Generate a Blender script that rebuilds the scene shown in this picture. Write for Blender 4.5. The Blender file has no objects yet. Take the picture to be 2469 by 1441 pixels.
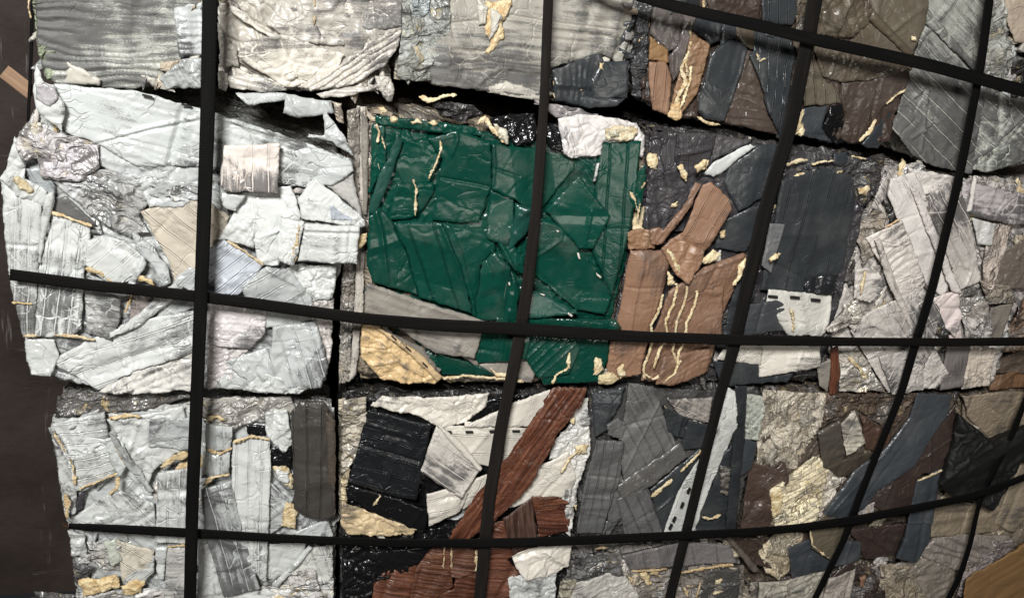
import bpy, math, random
import numpy as np
from mathutils import Vector, Matrix
from mathutils.geometry import delaunay_2d_cdt

random.seed(7)
SC = bpy.context.scene
COL = SC.collection

# ------------------------------------------------------------------ camera geometry
# photograph 2469 x 1441; the stack's faces are the plane y = 0, x to the right, z up
PW, PH, F = 2469.0, 1441.0, 2268.0
D = 2.59                       # metres from the lens to the faces of the bales
CAMZ = 2.75
Xc = np.array([6886.0, 210.0, F]); Xc /= np.linalg.norm(Xc)
Dc = np.array([-922.0, 5730.0, F]); Dc -= Xc * Dc.dot(Xc); Dc /= np.linalg.norm(Dc)
Nc = np.cross(Xc, Dc)          # into the stack
# camera axes (x right, y down, z forward) -> world (x right, y into stack, z up)
R = np.array([Xc, Nc, -Dc])
CAM = np.array([0.0, -D, CAMZ])

def to_wall(pts, out=0.0):
    """photo pixels -> (x, z) on the plane lying `out` metres in front of the faces"""
    p = np.asarray(pts, float).reshape(-1, 2)
    r = np.stack([(p[:, 0] - PW / 2) / F, (p[:, 1] - PH / 2) / F, np.ones(len(p))], 1) @ R.T
    t = (-out - CAM[1]) / r[:, 1]
    w = CAM + r * t[:, None]
    return w[:, [0, 2]]

MM = 0.001
PX = 0.00125                   # about one photo pixel in metres

# ------------------------------------------------------------------ noise in numpy
def _hash(ix, iy, seed):
    n = (ix.astype(np.int64) * 374761393 + iy.astype(np.int64) * 668265263 + seed * 982451653) & 0xffffffff
    n = ((n ^ (n >> 13)) * 1274126177) & 0xffffffff
    n = ((n ^ (n >> 15)) * 2246822519) & 0xffffffff
    return ((n ^ (n >> 16)) & 0xffffff) / float(0x1000000)

def vnoise(x, y, seed=0):
    ix, iy = np.floor(x), np.floor(y)
    fx, fy = x - ix, y - iy
    fx = fx * fx * fx * (fx * (fx * 6 - 15) + 10); fy = fy * fy * fy * (fy * (fy * 6 - 15) + 10)
    a, b = _hash(ix, iy, seed), _hash(ix + 1, iy, seed)
    c, d = _hash(ix, iy + 1, seed), _hash(ix + 1, iy + 1, seed)
    return (a + (b - a) * fx) * (1 - fy) + (c + (d - c) * fx) * fy - 0.5

def fbm(x, y, seed=0, o=3):
    s, a = 0, 1.0
    for k in range(o):
        s = s + a * vnoise(x * 2.03 ** k, y * 2.03 ** k, seed + 17 * k); a *= 0.5
    return s

def worley(x, y, seed=0):
    ix, iy = np.floor(x), np.floor(y)
    f1 = np.full(x.shape, 9.0); f2 = np.full(x.shape, 9.0)
    for dx in (-1, 0, 1):
        for dy in (-1, 0, 1):
            cx, cy = ix + dx, iy + dy
            px = cx + _hash(cx, cy, seed); py = cy + _hash(cx, cy, seed + 5)
            d = np.hypot(x - px, y - py)
            f2 = np.where(d < f1, f1, np.minimum(f2, d)); f1 = np.minimum(f1, d)
    return f1, f2

def crumple(u, v, s, seed):
    """creased-foil height of about unit amplitude, feature size s metres"""
    wu = u + s * 0.55 * fbm(u / s, v / s, seed + 3); wv = v + s * 0.55 * fbm(u / s, v / s, seed + 9)
    f1, f2 = worley(wu / s, wv / s, seed)
    g1, g2 = worley(wu / s * 2.3, wv / s * 2.3, seed + 31)
    k = vnoise(u / s * 0.6, v / s * 0.6, seed + 77)
    return (f1 - 0.45) * (0.9 + k) - 0.55 * np.exp(-((f2 - f1) / 0.10) ** 2) * (k > -0.05) + 0.45 * (g1 - 0.45) + 0.5 * fbm(u / s * 0.7, v / s * 0.7, seed + 50, 2)

def foil(a, b, s, seed):
    """crushed foil: sharp wandering folds, drawn out along a"""
    x, y = a / s * .62, b / s * 1.25
    x = x + .9 * fbm(a / s * .45, b / s * .45, seed + 1, 3); y = y + .9 * fbm(a / s * .45 + 9, b / s * .45, seed + 2, 3)
    r, am = 0, 1.0
    for k in range(4):
        r = r + am * (.5 - 3.2 * np.abs(vnoise(x * 2.0 ** k, y * 2.0 ** k, seed + 13 * k))); am *= .52
    return r * .8 + .5 * fbm(a / s * .3, b / s * .3, seed + 90, 2)

def wrinkle(a, b, lam, seed):
    """folds running along a, repeating about every lam metres across b"""
    t = b / lam + 1.5 * fbm(a / lam * 0.10, b / lam * 0.3, seed, 3) + 0.25 * fbm(a / lam * .5, b / lam, seed + 4, 2)
    tri = np.abs((t - np.floor(t)) - 0.5) * 2
    m = np.clip(0.6 + 1.5 * vnoise(a / lam * 0.09, b / lam * 0.35, seed + 8), 0.1, 1.25)
    return (tri ** 0.8 - 0.5) * m

def seg_dist(u, v, poly, closed=False):
    d = np.full(u.shape, 1e9)
    n = len(poly)
    for i in range(n if closed else n - 1):
        a, b = poly[i], poly[(i + 1) % n]
        ab = b - a; L = ab.dot(ab) + 1e-12
        t = np.clip(((u - a[0]) * ab[0] + (v - a[1]) * ab[1]) / L, 0, 1)
        d = np.minimum(d, np.hypot(u - a[0] - t * ab[0], v - a[1] - t * ab[1]))
    return d

def inside(u, v, poly):
    c = np.zeros(u.shape, bool); n = len(poly)
    for i in range(n):
        x1, y1 = poly[i]; x2, y2 = poly[(i + 1) % n]
        k = ((y1 > v) != (y2 > v)) & (u < (x2 - x1) * (v - y1) / ((y2 - y1) or 1e-12) + x1)
        c ^= k
    return c

def resample(poly, step, jag, seed):
    """closed outline with points every `step` metres; edges wander by `jag` metres"""
    out = []
    n = len(poly)
    for i in range(n):
        a, b = poly[i], poly[(i + 1) % n]
        L = np.linalg.norm(b - a); k = max(1, int(round(L / step)))
        nx = np.array([-(b - a)[1], (b - a)[0]]) / (L + 1e-9)
        for j in range(k):
            t = j / k
            p = a + (b - a) * t
            w = min(1.0, 4 * t * (1 - t) + 0.25)
            s = float(fbm(np.array([p[0] * 38.0]), np.array([p[1] * 38.0]), seed, 3)[0])
            s2 = float(vnoise(np.array([p[0] * 170.0]), np.array([p[1] * 170.0]), seed + 5)[0])
            out.append(p + nx * (s * jag * 2 + s2 * jag * 0.8) * w)
    return np.array(out)

# ------------------------------------------------------------------ materials
MATS = {}
class NT:
    def __init__(s, name):
        m = bpy.data.materials.new(name); m.use_nodes = True
        s.m = m; s.t = m.node_tree; s.t.nodes.clear(); MATS[name] = m
        s.out = s.n('ShaderNodeOutputMaterial'); s.b = s.n('ShaderNodeBsdfPrincipled')
        s.l(s.b.outputs[0], s.out.inputs[0])
    def n(s, k, **kw):
        x = s.t.nodes.new(k)
        for a, b in kw.items(): setattr(x, a, b)
        return x
    def l(s, a, b): s.t.links.new(a, b)
    def put(s, sock, v):
        if hasattr(v, 'links') or isinstance(v, bpy.types.NodeSocket): s.l(v, sock)
        else: sock.default_value = v
    def math(s, op, a, b=0.0, c=None, clamp=False):
        x = s.n('ShaderNodeMath', operation=op, use_clamp=clamp)
        s.put(x.inputs[0], a); s.put(x.inputs[1], b)
        if c is not None: s.put(x.inputs[2], c)
        return x.outputs[0]
    def attr(s, name):
        x = s.n('ShaderNodeAttribute', attribute_type='OBJECT', attribute_name=name); return x.outputs['Fac']
    def vec(s, op, a, b):
        x = s.n('ShaderNodeVectorMath', operation=op); s.put(x.inputs[0], a); s.put(x.inputs[1], b); return x.outputs[0]
    def noise(s, v, scale, detail=4, rough=0.55, dist=0.0):
        x = s.n('ShaderNodeTexNoise'); s.put(x.inputs['Vector'], v); s.put(x.inputs['Scale'], scale)
        x.inputs['Detail'].default_value = detail; x.inputs['Roughness'].default_value = rough; x.inputs['Distortion'].default_value = dist
        return x.outputs['Fac']
    def voro(s, v, scale, feat='F1', what='Distance'):
        x = s.n('ShaderNodeTexVoronoi', feature=feat); s.put(x.inputs['Vector'], v); s.put(x.inputs['Scale'], scale); return x.outputs[what]
    def ramp(s, f, lo, hi, a=0.0, b=1.0):
        x = s.n('ShaderNodeMapRange', interpolation_type='SMOOTHSTEP')
        for i, q in enumerate((f, lo, hi, a, b)): s.put(x.inputs[i], q)
        return x.outputs[0]
    def mix(s, f, a, b, mode='MIX'):
        x = s.n('ShaderNodeMix', data_type='RGBA', blend_type=mode); s.put(x.inputs[0], f)
        s.put(x.inputs[6], a if not isinstance(a, tuple) else (*a[:3], 1)); s.put(x.inputs[7], b if not isinstance(b, tuple) else (*b[:3], 1))
        return x.outputs[2]
    def bump(s, h, dist, strength=1.0, prev=None):
        x = s.n('ShaderNodeBump'); s.put(x.inputs['Height'], h); s.put(x.inputs['Distance'], dist); s.put(x.inputs['Strength'], strength)
        if prev is not None: s.l(prev, x.inputs['Normal'])
        return x.outputs[0]
    def uv(s):
        u = s.n('ShaderNodeUVMap', uv_map='uv').outputs[0]; o = s.n('ShaderNodeObjectInfo')
        r = s.n('ShaderNodeCombineXYZ'); k = s.math('MULTIPLY', o.outputs['Random'], 41.0)
        s.l(k, r.inputs[0]); s.l(k, r.inputs[1])
        return u, s.vec('ADD', u, r.outputs[0]), o

def make_sheet():
    t = NT('painted_sheet_metal'); u, w, o = t.uv()
    scuff, gloss, crush, pitch = t.attr('scuff'), t.attr('gloss'), t.attr('crush'), t.attr('pitch')
    base = o.outputs['Color']
    lum = t.n('ShaderNodeRGBToBW'); t.l(base, lum.inputs[0]); dark = t.ramp(lum.outputs[0], 0.08, 0.3, 1.0, 0.0)
    big = t.noise(w, 5.0, 4)
    c = t.mix(t.ramp(big, 0.35, 0.7, 0.0, 0.22), base, t.mix(1.0, base, (0.62, 0.6, 0.57), 'MULTIPLY'))
    # slat joints
    sx = t.n('ShaderNodeSeparateXYZ'); t.l(u, sx.inputs[0])
    wob = t.math('MULTIPLY', t.math('SUBTRACT', t.noise(w, 9.0, 2), 0.5), 0.014)
    pm = t.math('MAXIMUM', pitch, 0.001)
    fr = t.math('FRACT', t.math('DIVIDE', t.math('ADD', sx.outputs[1], wob), pm))
    ds = t.math('MULTIPLY', t.math('ABSOLUTE', t.math('SUBTRACT', fr, 0.5)), pm)
    on = t.math('MULTIPLY', t.math('GREATER_THAN', pitch, 0.002), t.ramp(t.noise(w, 6.0, 2), 0.30, 0.55, 0.25, 1.0))
    gr = t.math('MULTIPLY', t.ramp(ds, 0.0006, 0.0024, 1.0, 0.0), on)
    rd = t.math('MULTIPLY', t.ramp(t.math('ABSOLUTE', t.math('SUBTRACT', ds, 0.0034)), 0.0, 0.0022, 1.0, 0.0), on)
    # sharp creases in patches, flat between
    wp = t.noise(w, 11.0, 2); wq = t.noise(t.vec('ADD', w, (3.1, 5.7, 0.0)), 11.0, 2)
    cx = t.n('ShaderNodeCombineXYZ'); t.l(wp, cx.inputs[0]); t.l(wq, cx.inputs[1])
    ww = t.vec('ADD', w, t.vec('MULTIPLY', cx.outputs[0], (0.10, 0.10, 0)))
    e1 = t.ramp(t.voro(ww, 9.0, 'DISTANCE_TO_EDGE'), 0.0, 0.045)
    e2 = t.ramp(t.voro(t.vec('MULTIPLY', ww, (1.0, 1.7, 1.0)), 24.0, 'DISTANCE_TO_EDGE'), 0.0, 0.09)
    k1 = t.ramp(t.noise(w, 7.0, 2), 0.42, 0.62); k2 = t.ramp(t.noise(t.vec('ADD', w, (7.7, 1.3, 0.0)), 10.0, 2), 0.48, 0.66)
    line = t.math('MULTIPLY', t.math('SUBTRACT', 1.0, e1), k1)
    line = t.math('MAXIMUM', line, t.math('MULTIPLY', t.math('SUBTRACT', 1.0, e2), k2))
    # rubbed dirt on the high spots: streaks along the sheet, broken up into specks; grooves stay clean
    hi = t.n('ShaderNodeAttribute', attribute_type='GEOMETRY', attribute_name='hi').outputs['Fac']
    st = t.noise(t.vec('MULTIPLY', w, (8.0, 70.0, 1.0)), 1.0, 6, 0.7)
    sp = t.noise(t.vec('MULTIPLY', w, (200.0, 460.0, 1.0)), 1.0, 3, 0.75)
    ar = t.noise(w, 8.0, 4, 0.6)
    s1 = t.math('ADD', t.math('MULTIPLY', st, 0.60), t.math('MULTIPLY', sp, 0.42))
    s1 = t.math('ADD', s1, t.math('MULTIPLY', ar, 0.55))
    s1 = t.math('ADD', s1, t.math('MULTIPLY', t.math('SUBTRACT', hi, 0.5), 0.26))
    s1 = t.math('SUBTRACT', s1, t.math('MAXIMUM', t.math('MULTIPLY', gr, 0.34), t.math('MULTIPLY', line, t.ramp(crush, 0.15, 0.45, 0.0, 0.22))))
    th = t.math('SUBTRACT', 0.935, t.math('MULTIPLY', scuff, 0.30))
    m = t.ramp(t.math('SUBTRACT', s1, th), -0.03, 0.16)
    m = t.math('MULTIPLY', m, t.ramp(scuff, 0.0, 0.12))
    c = t.mix(t.math('MULTIPLY', m, 0.86), c, t.mix(dark, (0.060, 0.058, 0.060), t.mix(1.0, base, (0.5, 0.5, 0.5), 'MULTIPLY')))
    # soft grey handling marks
    c = t.mix(t.math('MULTIPLY', t.ramp(t.noise(t.vec('MULTIPLY', w, (3.0, 9.0, 1.0)), 1.0, 5, 0.6), 0.50, 0.70), t.math('MULTIPLY', scuff, 0.75)), c, t.mix(1.0, c, (0.62, 0.60, 0.60), 'MULTIPLY'))
    dm = t.math('MULTIPLY', t.ramp(t.noise(w, 6.5, 5, 0.62), 0.46, 0.72), t.math('MULTIPLY', dark, t.ramp(scuff, 0.02, 0.15, 0.0, 0.07)))
    c = t.mix(dm, c, (0.42, 0.40, 0.37))
    # long thin scratches and small chips through to bare metal
    sc = t.noise(t.vec('MULTIPLY', w, (3.0, 330.0, 1.0)), 1.0, 2, 0.5, 0.0)
    sm = t.math('MULTIPLY', t.ramp(sc, 0.70, 0.76), t.ramp(t.noise(w, 14.0, 2), 0.5, 0.62))
    ch = t.math('MULTIPLY', t.ramp(t.noise(w, 150.0, 3), 0.70, 0.74), t.ramp(t.noise(w, 11.0, 2), 0.54, 0.66))
    chip = t.math('MAXIMUM', t.math('MULTIPLY', sm, 0.45), ch, clamp=True)
    c = t.mix(t.math('MULTIPLY', chip, t.math('MULTIPLY_ADD', dark, 0.35, 0.15)), c, (0.50, 0.49, 0.46))
    t.l(c, t.b.inputs['Base Color'])
    rg = t.math('ADD', gloss, t.math('MULTIPLY', t.math('SUBTRACT', t.noise(w, 22.0, 4), 0.5), 0.22))
    rg = t.math('ADD', rg, t.math('MULTIPLY', m, 0.2))
    t.l(t.math('MAXIMUM', rg, 0.12), t.b.inputs['Roughness'])
    t.b.inputs['Specular IOR Level'].default_value = 0.5
    b = t.bump(t.math('SUBTRACT', t.math('MULTIPLY', rd, 0.6), t.math('MULTIPLY', gr, t.math('MULTIPLY_ADD', dark, 0.8, 0.6))), 0.0020)
    nz = t.noise(w, 13.0, 3, 0.5)
    hh = t.math('ADD', t.math('MULTIPLY', t.math('MULTIPLY', e1, k1), 0.45), t.math('MULTIPLY', t.math('MULTIPLY', e2, k2), 0.40))
    hh = t.math('ADD', hh, t.math('MULTIPLY', nz, 0.8))
    rg1 = t.math('ABSOLUTE', t.math('SUBTRACT', t.noise(ww, 15.0, 3, 0.5), 0.5))
    hh = t.math('SUBTRACT', hh, t.math('MULTIPLY', rg1, t.math('MULTIPLY', k1, 2.4)))
    b = t.bump(hh, t.math('MULTIPLY', crush, 0.011), 1.0, b)
    b = t.bump(t.noise(t.vec('MULTIPLY', w, (50.0, 240.0, 1.0)), 1.0, 3), t.math('MULTIPLY', crush, 0.0008), 0.5, b)
    t.l(b, t.b.inputs['Normal'])

def make_crush():
    t = NT('crushed_scrap_metal'); u, w, o = t.uv()
    scuff, gloss, crush = t.attr('scuff'), t.attr('gloss'), t.attr('crush')
    base = o.outputs['Color']
    hi = t.n('ShaderNodeAttribute', attribute_type='GEOMETRY', attribute_name='hi').outputs['Fac']
    wp = t.n('ShaderNodeTexNoise'); t.l(w, wp.inputs['Vector']); wp.inputs['Scale'].default_value = 9.0; wp.inputs['Detail'].default_value = 4
    ww = t.vec('ADD', w, t.vec('MULTIPLY', wp.outputs['Color'], (0.16, 0.16, 0)))
    cell = t.n('ShaderNodeSeparateColor'); t.l(t.voro(ww, 15.0, 'F1', 'Color'), cell.inputs[0])
    r, g = cell.outputs[0], cell.outputs[1]
    c = t.mix(t.ramp(r, 0.45, 0.75), base, t.mix(1.0, base, (0.66, 0.64, 0.62), 'MULTIPLY'))
    c = t.mix(t.ramp(g, 0.72, 0.8, 0, 0.5), c, t.mix(0.5, base, (0.60, 0.59, 0.58)))
    fm = t.math('MULTIPLY', t.ramp(t.noise(ww, 26.0, 4, 0.65), 0.57, 0.62), t.ramp(t.noise(w, 7.0, 2), 0.44, 0.56))
    c = t.mix(t.math('MULTIPLY', fm, scuff), c, (0.60, 0.47, 0.25))
    st = t.noise(t.vec('MULTIPLY', ww, (12.0, 42.0, 1.0)), 1.0, 4, 0.6)
    s1 = t.math('ADD', st, t.math('MULTIPLY', t.math('SUBTRACT', hi, 0.5), 0.10))
    c = t.mix(t.ramp(s1, 0.53, 0.64, 0, 0.7), c, t.mix(0.72, base, (0.02, 0.019, 0.02)))
    t.l(c, t.b.inputs['Base Color'])
    t.l(t.math('MULTIPLY', t.ramp(g, 0.62, 0.72), 0.55), t.b.inputs['Metallic'])
    t.l(t.math('ADD', gloss, t.math('MULTIPLY', r, 0.2)), t.b.inputs['Roughness'])
    def fold(sc, dt):
        return t.math('ABSOLUTE', t.math('SUBTRACT', t.noise(t.vec('MULTIPLY', ww, (1.0, 1.8, 1.0)), sc, dt, 0.5), 0.5))
    h = t.math('ADD', t.math('MULTIPLY', fold(13.0, 2), -4.0), t.math('MULTIPLY', fold(34.0, 2), -1.6)); h = t.math('ADD', h, t.math('MULTIPLY', st, 0.5))
    b = t.bump(h, t.math('MULTIPLY', crush, 0.011)); t.l(b, t.b.inputs['Normal'])

def make_foam():
    t = NT('yellow_pu_foam'); u, w, o = t.uv()
    n = t.noise(w, 45.0, 5, 0.65)
    c = t.mix(t.ramp(n, 0.35, 0.6), t.mix(1.0, o.outputs['Color'], (0.66, 0.54, 0.40), 'MULTIPLY'), o.outputs['Color'])
    c = t.mix(t.ramp(t.noise(w, 24.0, 4), 0.58, 0.70, 0, 0.6), c, (0.24, 0.20, 0.15))
    t.l(c, t.b.inputs['Base Color']); t.b.inputs['Roughness'].default_value = 0.85
    h = t.math('ADD', n, t.math('MULTIPLY', t.voro(w, 120.0), 0.4))
    t.l(t.bump(h, 0.006), t.b.inputs['Normal'])

def make_wood():
    t = NT('wood_grain_foiled_sheet'); u, w, o = t.uv()
    base = o.outputs['Color']
    wp = t.vec('ADD', w, t.vec('MULTIPLY', t.n('ShaderNodeTexNoise').outputs['Color'], (0, 0, 0)))
    g1 = t.noise(t.vec('MULTIPLY', wp, (5.0, 95.0, 1.0)), 1.0, 5, 0.6, 0.6)
    g2 = t.noise(t.vec('MULTIPLY', wp, (9.0, 260.0, 1.0)), 1.0, 3, 0.6, 0.3)
    c = t.mix(t.ramp(g1, 0.35, 0.65), t.mix(1.0, base, (0.36, 0.30, 0.30), 'MULTIPLY'), base)
    c = t.mix(t.ramp(g2, 0.58, 0.72, 0, 0.5), c, t.mix(1.0, base, (1.9, 1.6, 1.4), 'MULTIPLY'))
    sc = t.noise(t.vec('MULTIPLY', w, (10.0, 210.0, 1.0)), 1.0, 2)
    c = t.mix(t.math('MULTIPLY', t.ramp(sc, 0.69, 0.74), t.ramp(t.noise(w, 12.0), 0.48, 0.6)), c, (0.42, 0.36, 0.31))
    t.l(c, t.b.inputs['Base Color']); t.l(t.attr('gloss'), t.b.inputs['Roughness'])
    b = t.bump(g1, 0.008); b = t.bump(g2, 0.0015, 1.0, b); t.l(b, t.b.inputs['Normal'])

def make_web():
    t = NT('woven_webbing'); u, w, o = t.uv()
    s = t.n('ShaderNodeSeparateXYZ'); t.l(u, s.inputs[0])
    rib = t.math('SINE', t.math('MULTIPLY', s.outputs[0], 2 * math.pi / 0.0042))
    lng = t.math('SINE', t.math('MULTIPLY', s.outputs[1], 2 * math.pi / 0.0075))
    n = t.noise(t.vec('MULTIPLY', w, (5.0, 60.0, 1.0)), 1.0, 5)
    c = t.mix(t.ramp(n, 0.4, 0.75), o.outputs['Color'], t.mix(1.0, o.outputs['Color'], (1.5, 1.45, 1.4), 'MULTIPLY'))
    c = t.mix(t.math('MULTIPLY', t.ramp(t.noise(w, 230.0, 2), 0.66, 0.72), 0.06), c, (0.2, 0.19, 0.18))
    t.l(c, t.b.inputs['Base Color']); t.b.inputs['Roughness'].default_value = 0.62
    t.b.inputs['Specular IOR Level'].default_value = 0.06
    h = t.math('ADD', t.math('MULTIPLY', rib, 0.5), t.math('MULTIPLY', lng, 0.25))
    t.l(t.bump(h, 0.0005, 0.7), t.b.inputs['Normal'])

def make_wall():
    t = NT('scratched_brown_wall_paint')
    p = t.n('ShaderNodeNewGeometry').outputs['Position']
    n = t.noise(p, 3.0, 6, 0.6)
    c = t.mix(t.ramp(n, 0.3, 0.7), (0.022, 0.0155, 0.0135), (0.044, 0.033, 0.029))
    s = t.noise(t.vec('MULTIPLY', p, (3.0, 2.2, 46.0)), 1.0, 5, 0.65)
    m = t.math('MULTIPLY', t.ramp(s, 0.58, 0.70), t.ramp(t.noise(p, 5.5, 3), 0.54, 0.64))
    c = t.mix(t.math('MULTIPLY', m, 0.8), c, (0.15, 0.135, 0.125))
    s2 = t.noise(t.vec('MULTIPLY', p, (40.0, 1.0, 4.0)), 1.0, 4, 0.6)
    m2 = t.math('MULTIPLY', t.ramp(s2, 0.60, 0.70), t.ramp(t.noise(t.vec('ADD', p, (4, 7, 2)), 3.8, 3), 0.53, 0.62))
    c = t.mix(t.math('MULTIPLY', m2, 0.75), c, (0.16, 0.15, 0.14))
    c = t.mix(t.math('MULTIPLY', t.ramp(t.noise(p, 14.0, 4), 0.68, 0.74), 0.7), c, (0.10, 0.045, 0.02))
    t.l(c, t.b.inputs['Base Color']); t.b.inputs['Roughness'].default_value = 0.7; t.b.inputs['Specular IOR Level'].default_value = 0.2
    t.l(t.bump(t.noise(p, 30.0, 4), 0.003), t.b.inputs['Normal'])

def make_card():
    t = NT('brown_cardboard'); u, w, o = t.uv()
    n = t.noise(t.vec('MULTIPLY', w, (6.0, 40.0, 1.0)), 1.0, 5)
    c = t.mix(t.ramp(n, 0.3, 0.7), t.mix(1.0, o.outputs['Color'], (0.72, 0.68, 0.62), 'MULTIPLY'), o.outputs['Color'])
    t.l(c, t.b.inputs['Base Color']); t.b.inputs['Roughness'].default_value = 0.8
    t.l(t.bump(n, 0.002), t.b.inputs['Normal'])

for f in (make_sheet, make_crush, make_foam, make_wood, make_web, make_wall, make_card): f()
SHEET, CRUSH, FOAM, WOOD = 'painted_sheet_metal', 'crushed_scrap_metal', 'yellow_pu_foam', 'wood_grain_foiled_sheet'

# paint key: material, colour, roughness, dirt, fine crumple
PAINT = {
    'WH': (SHEET, (.565, .575, .56), .25, .62, .42), 'LG': (SHEET, (.47, .485, .48), .24, .62, .40),
    'BL': (SHEET, (.52, .55, .60), .35, .4, .3),
    'CR': (SHEET, (.66, .615, .545), .32, .25, .35), 'PK': (SHEET, (.60, .555, .515), .26, .52, .40),
    'GB': (SHEET, (.52, .49, .43), .45, .33, .35), 'BE': (SHEET, (.50, .42, .31), .45, .3, .25),
    'TP': (SHEET, (.30, .27, .235), .5, .25, .2), 'GR': (SHEET, (.0035, .050, .034), .24, .16, .10),
    'GL': (SHEET, (.014, .068, .052), .3, .12, .08), 'CH': (SHEET, (.036, .040, .044), .29, .12, .12),  # GL is the green with the sheen of facets put into the colour
    'CP': (SHEET, (.052, .048, .053), .29, .15, .3), 'CG': (SHEET, (.125, .124, .123), .25, .2, .25),
    'SB': (SHEET, (.042, .047, .053), .28, .12, .12), 'BR': (SHEET, (.058, .040, .032), .27, .12, .25),
    'RB': (SHEET, (.048, .032, .027), .27, .12, .25), 'OL': (SHEET, (.100, .080, .057), .29, .15, .3),
    'TN': (SHEET, (.29, .165, .105), .42, .15, .18), 'TD': (SHEET, (.22, .125, .08), .42, .18, .22),
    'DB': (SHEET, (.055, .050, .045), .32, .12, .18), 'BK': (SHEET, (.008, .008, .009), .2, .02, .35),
    'GD': (SHEET, (.66, .47, .25), .42, .15, .4), 'SV': (CRUSH, (.58, .58, .57), .28, .35, 1.0),
    'CW': (CRUSH, (.66, .65, .63), .35, .30, 1.0), 'CB': (CRUSH, (.52, .44, .34), .4, .5, 1.0),
    'CD': (CRUSH, (.12, .11, .10), .35, .25, 1.0), 'CK': (CRUSH, (.03, .028, .027), .3, .25, 1.0),
    'CN': (CRUSH, (.13, .08, .05), .4, .4, 1.0), 'SH': (CRUSH, (.76, .68, .52), .4, .9, .9),
    'WD': (WOOD, (.175, .068, .038), .33, 0, .2), 'WK': (WOOD, (.13, .075, .052), .36, 0, .2),
    'FO': (FOAM, (.78, .65, .40), .8, 0, 0), 'FB': (FOAM, (.52, .36, .16), .8, 0, 0),
    'CORE': (CRUSH, (.2, .19, .18), .45, .2, 1.0),
}

def new_obj(name, verts, faces, mat, parent=None, uv=None, color=None, smooth=True, **props):
    me = bpy.data.meshes.new(name)
    me.from_pydata([tuple(map(float, v)) for v in verts], [], faces)
    if smooth: me.polygons.foreach_set('use_smooth', [True] * len(me.polygons))
    if uv is not None:
        lay = me.uv_layers.new(name='uv')
        idx = np.empty(len(me.loops), int); me.loops.foreach_get('vertex_index', idx)
        lay.data.foreach_set('uv', np.asarray(uv, float)[idx].ravel())
    me.materials.append(MATS[mat]); me.update()
    o = bpy.data.objects.new(name, me); COL.objects.link(o)
    if color: o.color = (*color, 1)
    for k, v in props.items(): o[k] = float(v)
    if parent is not None:
        o.parent = parent
        o.matrix_parent_inverse = Matrix.Translation(-parent.location)
    return o

def tag(o, label, cat, group=None, kind=None):
    if label: o['label'] = label
    if cat: o['category'] = cat
    if group: o['group'] = group
    if kind: o['kind'] = kind
    return o

def pts(s):
    return np.array([[float(q) for q in p.split(',')] for p in s.split()])

LAYER = 0.0090
GRID = 0.0050
_n = [0]

def lump(u, v):
    """the press leaves each face lumpy on a larger scale, across all its sheets"""
    wu = u + .05 * fbm(u * 6, v * 6, 5, 2); wv = v + .05 * fbm(u * 6, v * 6, 8, 2)
    r = 0
    for k, (an, lam, am) in enumerate(((.5, .17, 3.6), (2.2, .13, 3.2), (1.35, .21, 3.0), (2.8, .10, 1.8))):
        q = (wu * math.cos(an) + wv * math.sin(an)) / lam
        m = np.clip(.15 + 2.0 * vnoise(u * 5 + 3 * k, v * 5, 40 + k), 0, 1)
        r = r + am * m * (np.abs((q - np.floor(q)) - .5) * 2 - .5)
    return r * MM * 1.3

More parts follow.
